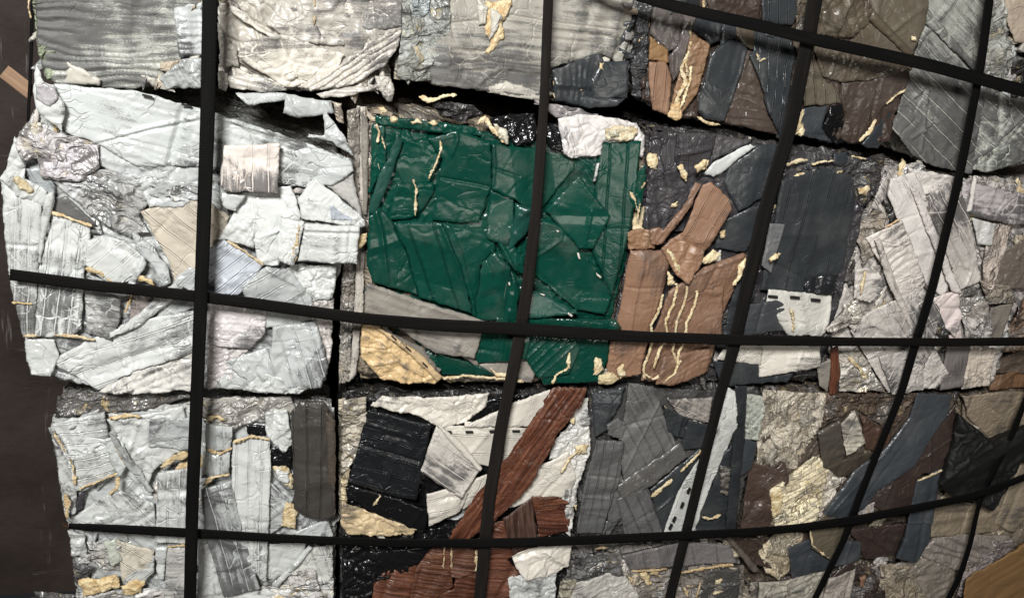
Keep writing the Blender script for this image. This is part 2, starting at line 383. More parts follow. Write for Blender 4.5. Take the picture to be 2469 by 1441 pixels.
def sheet(name, key, poly, parent, out, d=0, p=0, c=2.0, s=60, w=0, ws=16, k=None, g=None, cr=None, col=None,
          jag=1.8, roll=None, edge=None, t=None, lines=(), bow=0, thick=10, grid=None, folds=None):
    """one crushed panel: traced outline, creased front, turned-down rim, back"""
    _n[0] += 1; seed = _n[0] * 13
    rnd = random.Random(seed)
    mat, colr, gl, sc, cx = PAINT[key]
    if key in ('WH', 'LG', 'PK', 'CR', 'GB', 'BL', 'GD') and c > 1: c = c * 1.75; s = s * 1.25; w = w * 1.5
    if key in ('CP', 'BR', 'RB', 'OL', 'BK', 'TD') and c > 1: c = c * 1.25
    if col: colr = col
    if mat == FOAM: colr = tuple(.5 * x + .5 * y for x, y in zip(colr, (.74, .65, .47)))
    jit = 1 + rnd.uniform(-.10, .08); colr = tuple(x * jit for x in colr)
    outl = to_wall(poly, out)
    area2 = np.sum(outl[:, 0] * np.roll(outl[:, 1], -1) - np.roll(outl[:, 0], -1) * outl[:, 1])
    if area2 < 0: outl = outl[::-1]
    if roll is None: roll = rnd.uniform(3.5, 7)
    if edge is None: edge = rnd.uniform(2.0, 4.5)
    q = grid or (0.0040 if mat == CRUSH or c >= 4 or key == 'GR' else GRID)
    if abs(area2) / 2 < 0.004: q = min(q, 0.0042)
    b = resample(outl, q * 1.1, jag * PX, seed)
    lo, hi = b.min(0), b.max(0)
    gx, gz = np.meshgrid(np.arange(lo[0], hi[0], q), np.arange(lo[1], hi[1], q * .87))
    gx = gx + (np.arange(gx.shape[0]) % 2)[:, None] * q * .5
    gx, gz = gx.ravel(), gz.ravel()
    rs = np.random.RandomState(seed % 100000)
    gx = gx + rs.uniform(-.22, .22, gx.shape) * q; gz = gz + rs.uniform(-.22, .22, gz.shape) * q
    m = inside(gx, gz, b); gx, gz = gx[m], gz[m]
    if len(gx):
        m = seg_dist(gx, gz, b, True) > q * .55; gx, gz = gx[m], gz[m]
    V = [Vector(x) for x in b] + [Vector((x, z)) for x, z in zip(gx, gz)]
    nb = len(b)
    r = delaunay_2d_cdt(V, [(i, (i + 1) % nb) for i in range(nb)], [], 1, 1e-7)
    P2 = np.array([tuple(x) for x in r[0]]); tris = [tuple(f) for f in r[2]]
    u, v = P2[:, 0], P2[:, 1]
    # direction of the slats on the wall
    ctr = poly.mean(0); a = math.radians(d)
    e = to_wall([ctr, ctr + 50 * np.array([math.cos(a), math.sin(a)])], out); e = e[1] - e[0]; e /= np.linalg.norm(e)
    c0 = outl.mean(0)
    al = (u - c0[0]) * e[0] + (v - c0[1]) * e[1]; ac = -(u - c0[0]) * e[1] + (v - c0[1]) * e[0]
    dist = seg_dist(u, v, b, True)
    h = np.zeros(len(u))
    if c:
        if mat == CRUSH: h = h + c * 1.25 * MM * foil(al, ac, s * PX * 1.5, seed)
        else: h = h + c * MM * crumple(u, v, s * PX, seed)
        if c >= 2.5 and mat != CRUSH: h = h + .50 * c * MM * crumple(u, v, s * PX * .42, seed + 400) * np.clip(.35 + 2.2 * vnoise(u / (s * PX) * .5, v / (s * PX) * .5, seed + 401), 0, 1)
    if w: h = h + w * MM * wrinkle(al, ac, ws * PX, seed + 2)
    ts = .11 if key in ('GR', 'GL', 'BK', 'CH', 'CP', 'SB') else .065
    tx, tz = t if t else (rnd.gauss(0, ts), rnd.gauss(0, ts))
    # straight folds where the press bent the sheet
    nf = folds if folds is not None else (2 if key == 'GR' and jag <= 3 else 0 if jag > 3 else min(9, 1 + int(abs(area2) / 2 / .0045)))
    ext = hi - lo
    for _ in range(nf):
        an = rnd.choice((0, math.pi / 2, rnd.uniform(0, math.pi), rnd.uniform(0, math.pi)))
        ca, sa = math.cos(an), math.sin(an)
        p0 = (rnd.uniform(lo[0], hi[0]), rnd.uniform(lo[1], hi[1]))
        bx, bz = e[0] * ca - e[1] * sa, e[0] * sa + e[1] * ca
        sd = -(u - p0[0]) * bz + (v - p0[1]) * bx; sa_ = (u - p0[0]) * bx + (v - p0[1]) * bz
        sd = sd + .004 * vnoise(sa_ * 25, sa_ * 0 + .5, seed + _)
        W_ = rnd.uniform(.007, .030); Ln = rnd.uniform(.25, .9) * max(ext)
        fade = np.clip(1.3 - np.abs(sa_) / Ln * 1.3, 0, 1)
        h = h + rnd.gauss(0, 1) * min(c + 2.2, 6.5) * .8 * MM * np.clip(1 - np.abs(sd) / W_, 0, 1) * fade
    h = h + np.clip((u - c0[0]) * tx + (v - c0[1]) * tz, -.012, .012)
    if bow:
        hw = np.abs(ac).max() + 1e-6
        h = h + bow * MM * (1 - (ac / hw) ** 2)
    h = h + 1.6 * MM * fbm(u / .13, v / .13, seed + 21, 2)
    h = h + lump(u, v) * (.42 if key in ('GR', 'GL') else 1.15)
    if c > 1 and jag < 3: h = h + min(c, 4) * (.4 if key == 'GR' else 1.1) * MM * crumple(u, v, .026, seed + 800) * np.clip(1 - dist / .024, 0, 1) * np.clip(.4 + 2.4 * vnoise(u * 16, v * 16, seed + 801), 0, 1)
    for L in lines:
        amp, wd, path = L
        dd = seg_dist(u, v, to_wall(pts(path), out))
        h = h + amp * MM * np.exp(-(dd / (wd * PX)) ** 2)
    Rr = roll * PX * (0.7 + 0.8 * np.clip(fbm(u * 14, v * 14, seed + 60, 2) + .5, 0, 1))
    ed = np.clip(1 - dist / Rr, 0, 1)
    sdv = h.std() + 1e-6
    himap = np.clip(.5 + (h - h.mean()) / (3.2 * max(sdv, .0012)), 0, 1)
    h = h - edge * MM * ed ** 2
    y = -out - h
    n = len(u)
    # which vertices are on the rim, in order
    orig = {}
    for i, src in enumerate(r[3]):
        for sidx in src: orig[sidx] = i
    ring = []
    for i in range(nb):
        j = orig.get(i)
        if j is not None and (not ring or ring[-1] != j): ring.append(j)
    if len(ring) > 1 and ring[0] == ring[-1]: ring.pop()
    verts = [(u[i], y[i], v[i]) for i in range(n)]
    faces = []
    for f in tris:
        if len(f) == 3:
            A = (P2[f[1]] - P2[f[0]]); B = (P2[f[2]] - P2[f[0]])
            faces.append(f if A[0] * B[1] - A[1] * B[0] > 0 else f[::-1])
        else: faces.append(f)
    back = -out + thick * MM + 0.004
    inn = 0.0016
    k0 = len(verts)
    rp = np.stack([u[ring], v[ring]], 1); m_ = len(ring)
    tg = np.roll(rp, -2, 0) - np.roll(rp, 2, 0); nn = np.stack([-tg[:, 1], tg[:, 0]], 1); nn /= np.linalg.norm(nn, axis=1)[:, None] + 1e-9
    ins = min(.009, .12 * math.sqrt(abs(area2) / 2))
    for i in ring: verts.append((u[i], y[i] + 0.0022, v[i]))
    for k_, i in enumerate(ring): verts.append((u[i] + nn[k_, 0] * ins, max(back, y[i] + .007), v[i] + nn[k_, 1] * ins))
    for i in range(m_):
        j = (i + 1) % m_
        faces.append((ring[j], ring[i], k0 + i, k0 + j))
        faces.append((k0 + j, k0 + i, k0 + m_ + i, k0 + m_ + j))
    rb = delaunay_2d_cdt([Vector((verts[k0 + m_ + i][0], verts[k0 + m_ + i][2])) for i in range(m_)], [(i, (i + 1) % m_) for i in range(m_)], [], 1, 1e-7)
    for f in rb[2]:
        src = [rb[3][i][0] for i in f if rb[3][i]]
        if len(src) == 3 and len(set(src)) == 3: faces.append(tuple(k0 + m_ + i for i in src)[::-1])
    uvs = np.concatenate([np.stack([al, ac], 1)] + [np.stack([al[ring], ac[ring]], 1) + .003] * 2)
    pz = 0.0
    if p:
        a2 = math.radians(d + 90)
        e2 = to_wall([ctr, ctr + p * np.array([math.cos(a2), math.sin(a2)])], out); pz = float(np.linalg.norm(e2[1] - e2[0]))
    o = new_obj(name, verts, faces, mat, parent, uvs, colr, True, scuff=sc if k is None else k, gloss=gl if g is None else g,
                crush=cx if cr is None else cr, pitch=pz)
    at = o.data.attributes.new('hi', 'FLOAT', 'POINT'); at.data.foreach_set('value', np.r_[himap, np.full(2 * m_, .4)].astype(np.float32))
    return o

def ribbon_poly(path, wid):
    """ragged outline of a torn strip along a path of photo pixels"""
    P = pts(path); Q = []
    for i in range(len(P) - 1):
        n = max(1, int(np.linalg.norm(P[i + 1] - P[i]) / 9))
        Q += [P[i] + (P[i + 1] - P[i]) * k / n for k in range(n)]
    Q = np.array(Q + [P[-1]]); L, Rr = [], []
    big = 1.0
    for i in range(len(Q)):
        a = Q[max(0, i - 1)]; b = Q[min(len(Q) - 1, i + 1)]
        n = np.array([-(b - a)[1], (b - a)[0]]); n /= np.linalg.norm(n) + 1e-9
        big = .6 * big + .4 * random.uniform(.25, 1.7)
        e = .3 if i in (0, len(Q) - 1) else 1
        L.append(Q[i] + n * wid * .5 * e * big * random.uniform(.55, 1.4)); Rr.append(Q[i] - n * wid * .5 * e * big * random.uniform(.55, 1.4))
    return np.array(L + Rr[::-1])

class Bale:
    def __init__(s, name, label, outline, core='CORE', col=None, depth=.72, off=0.0, cat='bale', k=None):
        o = pts(outline); w = to_wall(o, off)
        s.off = off; s.panels = []; s.outline = o
        s.root = bpy.data.objects.new(name, None); COL.objects.link(s.root)
        s.root.location = (float(w[:, 0].mean()), depth / 2, float(w[:, 1].min())); s.root.empty_display_size = .1
        tag(s.root, label, cat, 'crushed bales stacked behind the straps')
        s.body(o, w, core, col, depth, k)
    def body(s, o, w, core, col, depth, k):
        _n[0] += 1; seed = _n[0] * 13
        front = sheet('core', core, o, s.root, s.off - .020, c=13, s=42, w=7, ws=20, d=random.choice((0, 90, 40)), roll=26, edge=16, jag=4,
                      thick=12, col=col, grid=.0075, t=(0, 0), k=k)
        # sides, top and underside of the block: layered sheet edges
        if np.sum(w[:, 0] * np.roll(w[:, 1], -1) - np.roll(w[:, 0], -1) * w[:, 1]) < 0: w = w[::-1]
        b = resample(w, .016, .004, seed)
        n = len(b); rows = 40
        nx = np.roll(b, -1, 0) - np.roll(b, 1, 0); nx = np.stack([nx[:, 1], -nx[:, 0]], 1); nx /= np.linalg.norm(nx, axis=1)[:, None] + 1e-9
        per = np.arange(n) * .016
        verts, uvs = [], []
        for r_ in range(rows + 1):
            dd = depth * (r_ / rows) ** 1.15
            f = fbm(np.full(n, dd * 75), per * 3.2, seed, 3) * .024 + vnoise(np.full(n, dd * 16), per * 9, seed + 3) * .022 - .016
            if r_ == 0: f = f - .018
            q = b + nx * f[:, None]
            for i in range(n):
                verts.append((q[i, 0], -s.off + .016 + dd, q[i, 1])); uvs.append((per[i], dd))
        faces = []
        for r_ in range(rows):
            for i in range(n):
                j = (i + 1) % n
                faces.append((r_ * n + j, r_ * n + i, (r_ + 1) * n + i, (r_ + 1) * n + j))
        faces.append(tuple(rows * n + i for i in range(n))[::-1])
        mat, colr, gl, sc, cx = PAINT[core]
        new_obj('pressed_side', verts, faces, mat, s.root, uvs, col or colr, True, scuff=sc if k is None else k, gloss=gl, crush=cx, pitch=0)
    def __call__(self, name, key, poly, l=1, **kw):
        q = pts(poly)
        o = sheet(name, key, q, self.root, self.off + l * LAYER, **kw)
        self.panels.append((q, o, l)); return o
    def backing(self, key, d=0, **kw):
        c = self.outline.mean(0); q = np.clip(c + (self.outline - c) * .965, (-200, -120), (2700, 1600))
        a = dict(c=7, s=60, w=5, ws=26, d=d, jag=4, folds=10); a.update(kw)
        o = sheet('backing_sheet', key, q, self.root, self.off - .004, **a)
        self.panels.append((q, o, -.5)); return o
    def host(self, q, l):
        """the panel this bit of foam or row of slots sits on: the topmost one under its middle"""
        c = q.mean(0); best = None
        for P_, o, pl in self.panels:
            if pl <= l and (inside(c[:1], c[1:], P_)[0] or seg_dist(c[:1], c[1:], P_, True)[0] < 9):
                if best is None or pl >= best[1]: best = (o, pl)
        return best[0] if best else self.root
    def adopt(self, o, q, l):
        p = self.host(q, l)
        o.parent = p
        o.matrix_parent_inverse = Matrix.Translation(-self.root.location) if p is self.root else Matrix.Identity(4)
        return o
    def foam(self, path, wid=9, l=3, key='FO', name='foam_strip', **kw):
        a = dict(c=2.5, s=18, jag=3.2, roll=3, edge=1.5, thick=4, t=(0, 0)); a.update(kw)
        q = ribbon_poly(path, wid * .60)
        return self.adopt(sheet(name, key, q, self.root, self.off + l * LAYER, **a), pts(path), l)
    def blob(self, poly, l=3, key='FO', name='foam_lump', **kw):
        a = dict(c=6, s=16, jag=4, roll=9, edge=6, thick=10, t=(0, 0)); a.update(kw)
        return self.adopt(sheet(name, key, pts(poly), self.root, self.off + l * LAYER, **a), pts(poly), l)
    def slots(self, spots, l=4, ang=0, lw=14, lh=4):
        """a row of punched slots: near-black boxes standing in for the shaded openings"""
        a = math.radians(ang); e = np.array([math.cos(a), math.sin(a)]); n = np.array([-e[1], e[0]])
        out = self.off + l * LAYER
        for c in pts(spots):
            q = [c - e * lw / 2 - n * lh / 2, c + e * lw / 2 - n * lh / 2, c + e * lw / 2 + n * lh / 2, c - e * lw / 2 + n * lh / 2]
            W = to_wall(q, out)
            V = [(x, -out, z) for x, z in W] + [(x, -out + .006, z) for x, z in W]
            Fc = [(3, 2, 1, 0)] + [(i, (i + 1) % 4, 4 + (i + 1) % 4, 4 + i) for i in range(4)]
            o = new_obj('slot', V, Fc, SHEET, self.root, [(v[0], v[2]) for v in V], (.012, .011, .010), False, scuff=0, gloss=.6, crush=0, pitch=0)
            self.adopt(o, c.reshape(1, 2), l)
    def scraps(self, keys, n=34, lo=40, hi=105, l=.1):
        n = int(n * .62)
        """small torn pieces pressed into the face wherever the big sheets leave it open"""
        rnd = random.Random(len(self.panels) * 7 + n)
        mn, mx = self.outline.min(0), self.outline.max(0)
        mn = np.maximum(mn, (-30, -40)); mx = np.minimum(mx, (PW + 30, PH + 40))
        done, tries = 0, 0
        while done < n and tries < n * 40:
            tries += 1
            c = np.array([rnd.uniform(mn[0], mx[0]), rnd.uniform(mn[1], mx[1])])
            if not inside(c[:1], c[1:], self.outline)[0] or seg_dist(c[:1], c[1:], self.outline, True)[0] < 10: continue
            cov = any(inside(c[:1], c[1:], P_)[0] and seg_dist(c[:1], c[1:], P_, True)[0] > 10 for P_, o, pl in self.panels if pl >= 0)
            if cov: continue
            a = rnd.uniform(0, math.pi); L1 = rnd.uniform(lo, hi) / 2; L2 = L1 * rnd.uniform(.16, .5); k = rnd.randint(4, 6)
            q = []
            for i in range(k):
                th = 2 * math.pi * (i + rnd.uniform(-.25, .25)) / k; r_ = rnd.uniform(.75, 1.2)
                x, y = L1 * math.cos(th) * r_, L2 * math.sin(th) * r_
                q.append(c + np.array([x * math.cos(a) - y * math.sin(a), x * math.sin(a) + y * math.cos(a)]))
            key = rnd.choice(keys)
            kw = dict(c=6, s=16, jag=4) if PAINT[key][0] == FOAM else dict(c=rnd.uniform(4, 8), s=rnd.uniform(18, 34), d=math.degrees(a), w=rnd.choice((0, 0, 4)), ws=11)
            sheet('foam_lump' if PAINT[key][0] == FOAM else 'torn_scrap', key, np.array(q), self.root, self.off + (l + rnd.uniform(0, 1.0)) * LAYER,
                  t=(rnd.gauss(0, .22), rnd.gauss(0, .22)), **kw)
            done += 1

# ================================================================== the bales
# ---- A: top left, rubbed white slats
A = Bale('scrap_bale', 'off-white bale of rubbed ribbed sheet at the top left, beside the brown wall',
         "72,-160 500,-160 493,212 400,212 330,214 140,204 98,170 80,80", 'CW', (.42, .42, .38))
A('ribbed_sheet', 'GB', "80,-140 478,-140 487,140 440,150 385,193 330,216 150,206 108,186 92,120", 1, d=2, w=7, ws=17, c=4, s=90, k=1.0, cr=.2, col=(.44, .445, .40), grid=.005)
A('crushed_edge', 'CB', "72,-100 100,-100 104,50 112,90 158,145 158,185 112,192 88,110", 2, c=8, s=26, col=(.26, .30, .20), k=.4)
A('smooth_fold', 'GB', "150,205 160,150 200,165 245,192 240,206", 2, c=3, s=60, k=.2, t=(.12, .1))
A('smooth_fold', 'LG', "418,20 487,5 487,136 432,138", 2, d=2, w=3, ws=14, k=.55, c=3)
A('torn_corner', 'LG', "440,142 490,140 490,214 400,218 392,205 380,192", 2, c=8, s=30, w=4, ws=15, d=60, k=.4)
A.foam("72,-10 68,20 74,45", 7, 2, 'FB')
A.scraps(('GB', 'LG', 'CB'), 22)

# ---- B: top, crumpled cream sheet
B = Bale('scrap_bale', 'crumpled cream bale with a boat-shaped fold, right of the leftmost vertical strap',
         "522,-160 972,-160 966,80 942,150 946,215 830,225 690,218 530,208", 'CW', (.55, .52, .47))
B('crumpled_sheet', 'CR', "528,-120 965,-120 968,70 905,165 800,190 700,212 640,200 575,150 530,60", 1, c=13, s=60, k=.5, col=(0.447, 0.417, 0.370), lines=[(-11, 4, "545,0 600,48 690,96 760,130 830,178"), (-9, 4, "690,40 720,95"), (7, 4, "560,60 580,130 640,190"), (-8, 3, "890,90 860,150 800,185")])
B('striated_sheet', 'CR', "790,-60 965,-60 968,62 900,75 832,82 800,45", 2, d=4, w=3, ws=9, k=.9, c=4)
B('crumpled_sheet', 'CR', "690,-30 752,-30 758,50 775,85 835,88 830,112 762,108 690,92 640,58 668,18", 2, c=7, s=45, k=.42, col=(0.499, 0.469, 0.421))
B('folded_panel', 'CR', "572,135 592,100 680,82 762,110 832,132 812,172 712,214 690,214 622,172", 3, c=5, s=50, k=.3, lines=[(-5, 5, "705,120 690,165 695,190"), (4, 4, "600,120 660,160 690,205")])
B('rolled_edges', 'CR', "968,66 962,110 930,160 860,202 752,222 718,212 770,180 830,150 900,85", 3, d=-36, w=9, ws=13, c=5, s=40, k=.45, col=(0.473, 0.439, 0.391))
B('crumpled_flap', 'CR', "524,55 545,85 572,120 577,162 530,165", 2, c=7, s=26, k=.35, col=(0.387, 0.361, 0.318))
B('rolled_edges', 'CR', "545,186 620,180 692,215 640,222 556,214", 3, d=8, w=6, ws=13, c=3, k=.42, col=(0.499, 0.469, 0.421))
B('rolled_edges', 'CR', "764,230 830,212 905,204 930,208 850,230 782,240", 3, d=-7, w=6, ws=12, c=3, k=.35, col=(0.499, 0.464, 0.421))
B('twisted_knot', 'CR', "905,186 942,188 952,215 945,246 930,240 912,215", 4, c=9, s=20, k=.42, col=(0.499, 0.469, 0.421))
B('twisted_knot', 'CW', "527,170 548,178 552,205 545,222 528,215", 3, c=9, s=16, k=.42, col=(0.499, 0.469, 0.421))
B.foam("757,-10 760,30 756,62", 11, 3, 'FB', col=(0.215, 0.129, 0.060))
B('crease_seam', 'CR', "545,0 600,45 640,75 690,95 680,105 620,75 560,30", 3, d=38, w=6, ws=8, c=4, k=.6)
B.scraps(('CR', 'CR', 'PK', 'CB'), 24)

# ---- C: top, grey beige panels
C = Bale('scrap_bale', 'grey-beige bale with a charcoal corner, behind the top of the second vertical strap',
         "968,-160 1546,-160 1532,120 1506,236 1440,256 1300,242 1140,217 952,192", 'CB', (.36, .35, .31))
C('flat_sheet', 'GB', "985,-140 1540,-140 1526,75 1502,158 1450,130 1330,166 1322,240 1290,240 1150,216 1040,202 1030,100", 1, d=6, w=3.5, ws=24, c=4, s=110, k=.55, cr=.3, col=(0.378, 0.357, 0.310),
  lines=[(-7, 3, "1215,36 1320,54 1527,78"), (5, 4, "1215,44 1320,62 1525,88"), (-6, 3, "1085,158 1180,150 1310,164"), (4, 4, "1085,166 1180,160 1310,174"), (5, 6, "1150,205 1180,175 1230,160"), (-6, 4, "1080,60 1150,52"), (-5, 4, "1090,120 1180,128")])
C('shredded_edge', 'CB', "968,-60 1086,-60 1088,130 1062,196 1000,198 955,186 968,70", 2, c=9, s=30, col=(0.344, 0.353, 0.327), k=.75)
C('torn_sheet', 'CB', "985,-40 1040,-30 1035,30 1000,60 985,20", 3, c=7, s=22, col=(0.361, 0.396, 0.404), k=.2)
C('peeled_strip', 'GB', "1150,-10 1178,18 1172,60 1156,62", 2, c=3, k=.1, t=(.2, 0))
C.blob("1172,5 1236,0 1228,30 1212,60 1216,92 1180,136 1168,132 1186,100 1172,82", 2, 'FB')
C('peeled_strip', 'GB', "1184,20 1212,40 1198,75 1180,98 1186,60", 3, c=2, k=.1)
C('smooth_fold', 'GB', "1130,205 1220,196 1312,225 1302,244 1240,234 1150,220", 2, d=6, w=4, ws=18, k=.2)
C('charcoal_panel', 'CH', "1328,168 1445,127 1462,160 1500,150 1522,182 1506,243 1430,260 1336,240", 2, c=3, s=50, d=98, w=3, ws=15)
C('charcoal_panel', 'CH', "1450,150 1518,148 1512,236 1430,244 1425,195", 3, c=2, lines=[(3, 3, "1455,155 1425,215")])
C('charcoal_panel', 'CH', "1340,205 1425,235 1505,236 1480,255 1420,262 1345,246", 3, c=3, s=40)
C.blob("1448,152 1460,152 1458,172 1448,168", 4); C.blob("1335,226 1360,222 1372,232 1360,244 1340,240", 3); C.foam("1375,226 1405,214", 9, 3)
C.foam("1340,185 1336,206", 8, 3)
C('punched_spot', 'CP', "1512,78 1530,80 1524,98 1508,96", 2, c=1, col=(0.172, 0.163, 0.155)); C('punched_spot', 'CP', "1504,8 1528,8 1524,20 1504,18", 2, c=1, col=(0.172, 0.163, 0.155))
C.scraps(('GB', 'CB', 'CH'), 24)

# ---- D: top, charcoal and brown
Db = Bale('scrap_bale', 'bale of charcoal, brown and olive sheets under the sloping top strap',
          "1548,-160 2246,-160 2216,110 2162,290 2150,345 2060,352 1990,338 1890,326 1640,286 1538,242 1532,120", 'CD', (.06, .052, .047))
Db.backing('BR', 95)
Db('crushed_edge', 'CK', "1545,-20 1588,-20 1562,70 1566,150 1552,240 1530,232 1524,140", 1, c=9, s=26, col=(.06, .06, .063))
Db('brown_panel', 'BR', "1572,-20 1665,-20 1652,70 1640,112 1612,126 1570,82", 1, c=2, col=(.105, .09, .084))
Db('rusty_panel', 'TD', "1569,88 1612,122 1612,152 1566,145", 2, c=2, col=(.22, .125, .055))
Db('tan_panel', 'TN', "1566,150 1606,150 1624,192 1612,278 1576,266 1566,205", 2, d=96, p=26, c=3, s=40, col=(.26, .15, .095))
Db('brown_panel', 'BR', "1648,12 1686,18 1656,120 1646,172 1626,198 1612,142 1640,100", 2, d=105, c=3, col=(.10, .082, .076))
Db('torn_tan_sheet', 'TN', "1660,72 1712,108 1706,150 1682,232 1662,256 1642,288 1616,276 1634,200 1654,140", 2, c=8, s=30, col=(.27, .16, .09))
for pth, wd in (("1664,74 1668,110 1655,150 1660,185", 12), ("1658,130 1645,170 1655,200 1635,235 1630,268", 12), ("1668,160 1664,200 1650,240 1640,262", 9)):
    Db.foam(pth, wd, 3, c=8)
Db.blob("1618,258 1640,245 1645,285 1628,290 1612,278", 3, col=(.6, .34, .1))
Db('charcoal_panel', 'CH', "1664,26 1746,54 1742,100 1716,110 1700,92 1662,72", 2, c=3, s=40)
Db('charcoal_panel', 'CH', "1742,50 1780,58 1778,92 1738,118", 2, c=2)
Db('charcoal_panel', 'CH', "1742,108 1762,96 1792,104 1806,120 1796,166 1768,240 1746,292 1698,286 1680,266 1692,215 1716,132", 3, d=105, c=1.5, bow=4, lines=[(4, 5, "1800,125 1788,175 1762,245")])
Db('olive_panel', 'OL', "1776,58 1822,68 1820,122 1792,110 1774,86", 2, c=2)
Db('crumpled_brown_sheet', 'BR', "1792,118 1822,130 1832,192 1852,270 1882,328 1750,296 1762,250 1782,200", 1, d=15, w=6, ws=26, c=5, s=40, col=(.085, .064, .052))
Db('brown_fold', 'BR', "1752,262 1850,272 1880,325 1750,298", 2, d=4, w=4, ws=18, c=2, col=(.075, .055, .045))
Db('dart_panel', 'CH', "1822,66 1912,92 1926,140 1902,240 1882,338 1850,272 1830,192 1806,132 1820,124", 3, d=100, p=24, c=2, s=70, lines=[(-4, 3, "1825,136 1850,132 1880,128"), (4, 4, "1835,215 1842,222")])
Db.foam("1826,130 1832,148 1848,142", 5, 4); Db.foam("1838,200 1846,222", 5, 4); Db.foam("1882,250 1866,268 1872,288", 4, 4)
Db('charcoal_panel', 'CH', "1836,-60 1936,-60 1930,40 1910,62 1834,52", 2, d=95, p=24, c=2)
Db('crumpled_brown_sheet', 'BR', "1690,-60 1842,-60 1832,52 1722,40", 1, c=7, s=36)
Db('shredded_edge', 'CB', "1926,-60 1958,-60 1948,70 1936,155 1918,112", 3, d=100, w=7, ws=9, c=5, s=22, col=(.15, .12, .09))
Db('crumpled_olive_sheet', 'OL', "1966,-60 2085,-60 2116,30 2110,52 2052,92 1968,82", 2, c=8, s=46, d=70, w=6, ws=26)
Db('olive_panel', 'OL', "2088,-60 2248,-60 2230,60 2212,110 2200,132 2110,36", 2, c=3, s=80, col=(.125, .104, .076))
Db('olive_fold', 'OL', "2108,22 2118,36 2206,130 2186,136 2098,48", 3, d=48, bow=6, c=2)
Db('olive_panel', 'OL', "2055,86 2112,52 2196,138 2190,166 2030,122", 2, c=2, col=(.115, .093, .067))
Db('crumpled_olive_sheet', 'OL', "1958,108 2030,118 2188,164 2160,182 2100,196 2030,199 1986,186", 3, c=7, s=36, k=.25, lines=[(6, 4, "1968,130 1990,185"), (5, 4, "2020,130 2005,180 1995,186")])
Db('slatted_olive_panel', 'OL', "1954,112 1986,186 2012,196 2032,250 1942,258 1936,200", 2, d=86, p=26, c=1.5, col=(.135, .113, .084))
Db('brown_panel', 'BR', "2030,200 2102,195 2188,163 2192,190 2178,215 2132,256 2116,290 2076,346 2056,300 2026,240", 2, c=4, s=60, col=(.075, .056, .046), lines=[(4, 4, "2026,205 2045,290 2075,345"), (-4, 3, "2105,185 2118,225")])
Db('charcoal_panel', 'SB', "1940,262 1998,256 1982,308 2010,346 1930,326 1908,318", 2, c=1.5)
Db('black_panel', 'BK', "1998,254 2026,250 2062,340 2022,352 1978,310", 1, c=3, s=40)
Db('charcoal_panel', 'SB', "2074,346 2132,284 2162,238 2150,332 2120,360 2090,356", 1, c=2)
Db.foam("1938,264 1930,300 1914,320", 12, 3, c=3); Db.blob("1922,298 1940,298 1940,326 1920,326", 3, c=3)
Db.foam("2074,342 2098,318 2112,288", 11, 3, c=3); Db.foam("2140,252 2162,232 2184,216", 15, 3, c=3); Db.blob("2204,88 2216,92 2214,104 2202,100", 4)
Db.foam("1682,282 1705,296 1738,302", 9, 3)
Db.scraps(('BR', 'CH', 'OL', 'CK', 'TD', 'FB'), 40)

# ---- F: top right, silver scuffed slats
Fb = Bale('scrap_bale', 'silvery bale of diagonal rubbed slats in the top right corner',
          "2248,-160 2560,-160 2560,385 2470,396 2380,416 2300,404 2205,386 2152,312 2192,180 2226,60", 'CW', (.25, .25, .23))
KF = dict(k=.95, col=(.40, .40, .36))
Fb('rubbed_slat_sheet', 'GB', "2245,-100 2405,-100 2398,60 2375,210 2337,418 2250,400 2195,372 2152,310 2192,180 2222,90", 1, d=48, p=38, c=5, s=70, cr=.25, **KF,
   lines=[(6, 5, "2205,235 2240,205 2225,290 2215,360 2235,395"), (6, 5, "2195,330 2240,300"), (5, 6, "2215,285 2245,380"), (5, 4, "2260,60 2350,150"), (-5, 4, "2230,40 2360,170")])
Fb('rubbed_slat_sheet', 'GB', "2340,410 2372,205 2440,235 2560,262 2560,384 2470,396 2382,418", 2, d=44, p=34, c=5, s=60, **KF, lines=[(6, 5, "2340,390 2400,350 2469,280"), (6, 5, "2400,352 2440,300")])
Fb('crumpled_corner', 'LG', "2390,345 2440,350 2478,372 2450,395 2380,417 2350,410", 3, c=6, s=34, col=(.33, .34, .30))
Fb('crumpled_sheet', 'CW', "2392,-60 2432,-60 2430,60 2444,150 2410,205 2372,175", 2, c=9, s=30, col=(.36, .36, .33))
Fb('beige_panel', 'BE', "2428,-60 2560,-60 2560,118 2455,104 2430,34", 3, c=4, s=40, col=(.40, .33, .26), t=(.1, .1))
Fb('crumpled_sheet', 'PK', "2376,172 2415,205 2432,150 2462,150 2440,236", 2, c=8, s=26)
Fb('dark_hole_fill', 'CK', "2436,150 2560,120 2560,262 2440,236", 2, c=7, s=40)  # near-black crumpled piece put in for the shade of a hole
Fb('crease_ridge', 'GB', "2222,0 2340,140 2362,178 2345,170 2230,50", 2, d=50, bow=7, c=3, **KF)
Fb.scraps(('GB', 'PK', 'LG', 'CB'), 24)

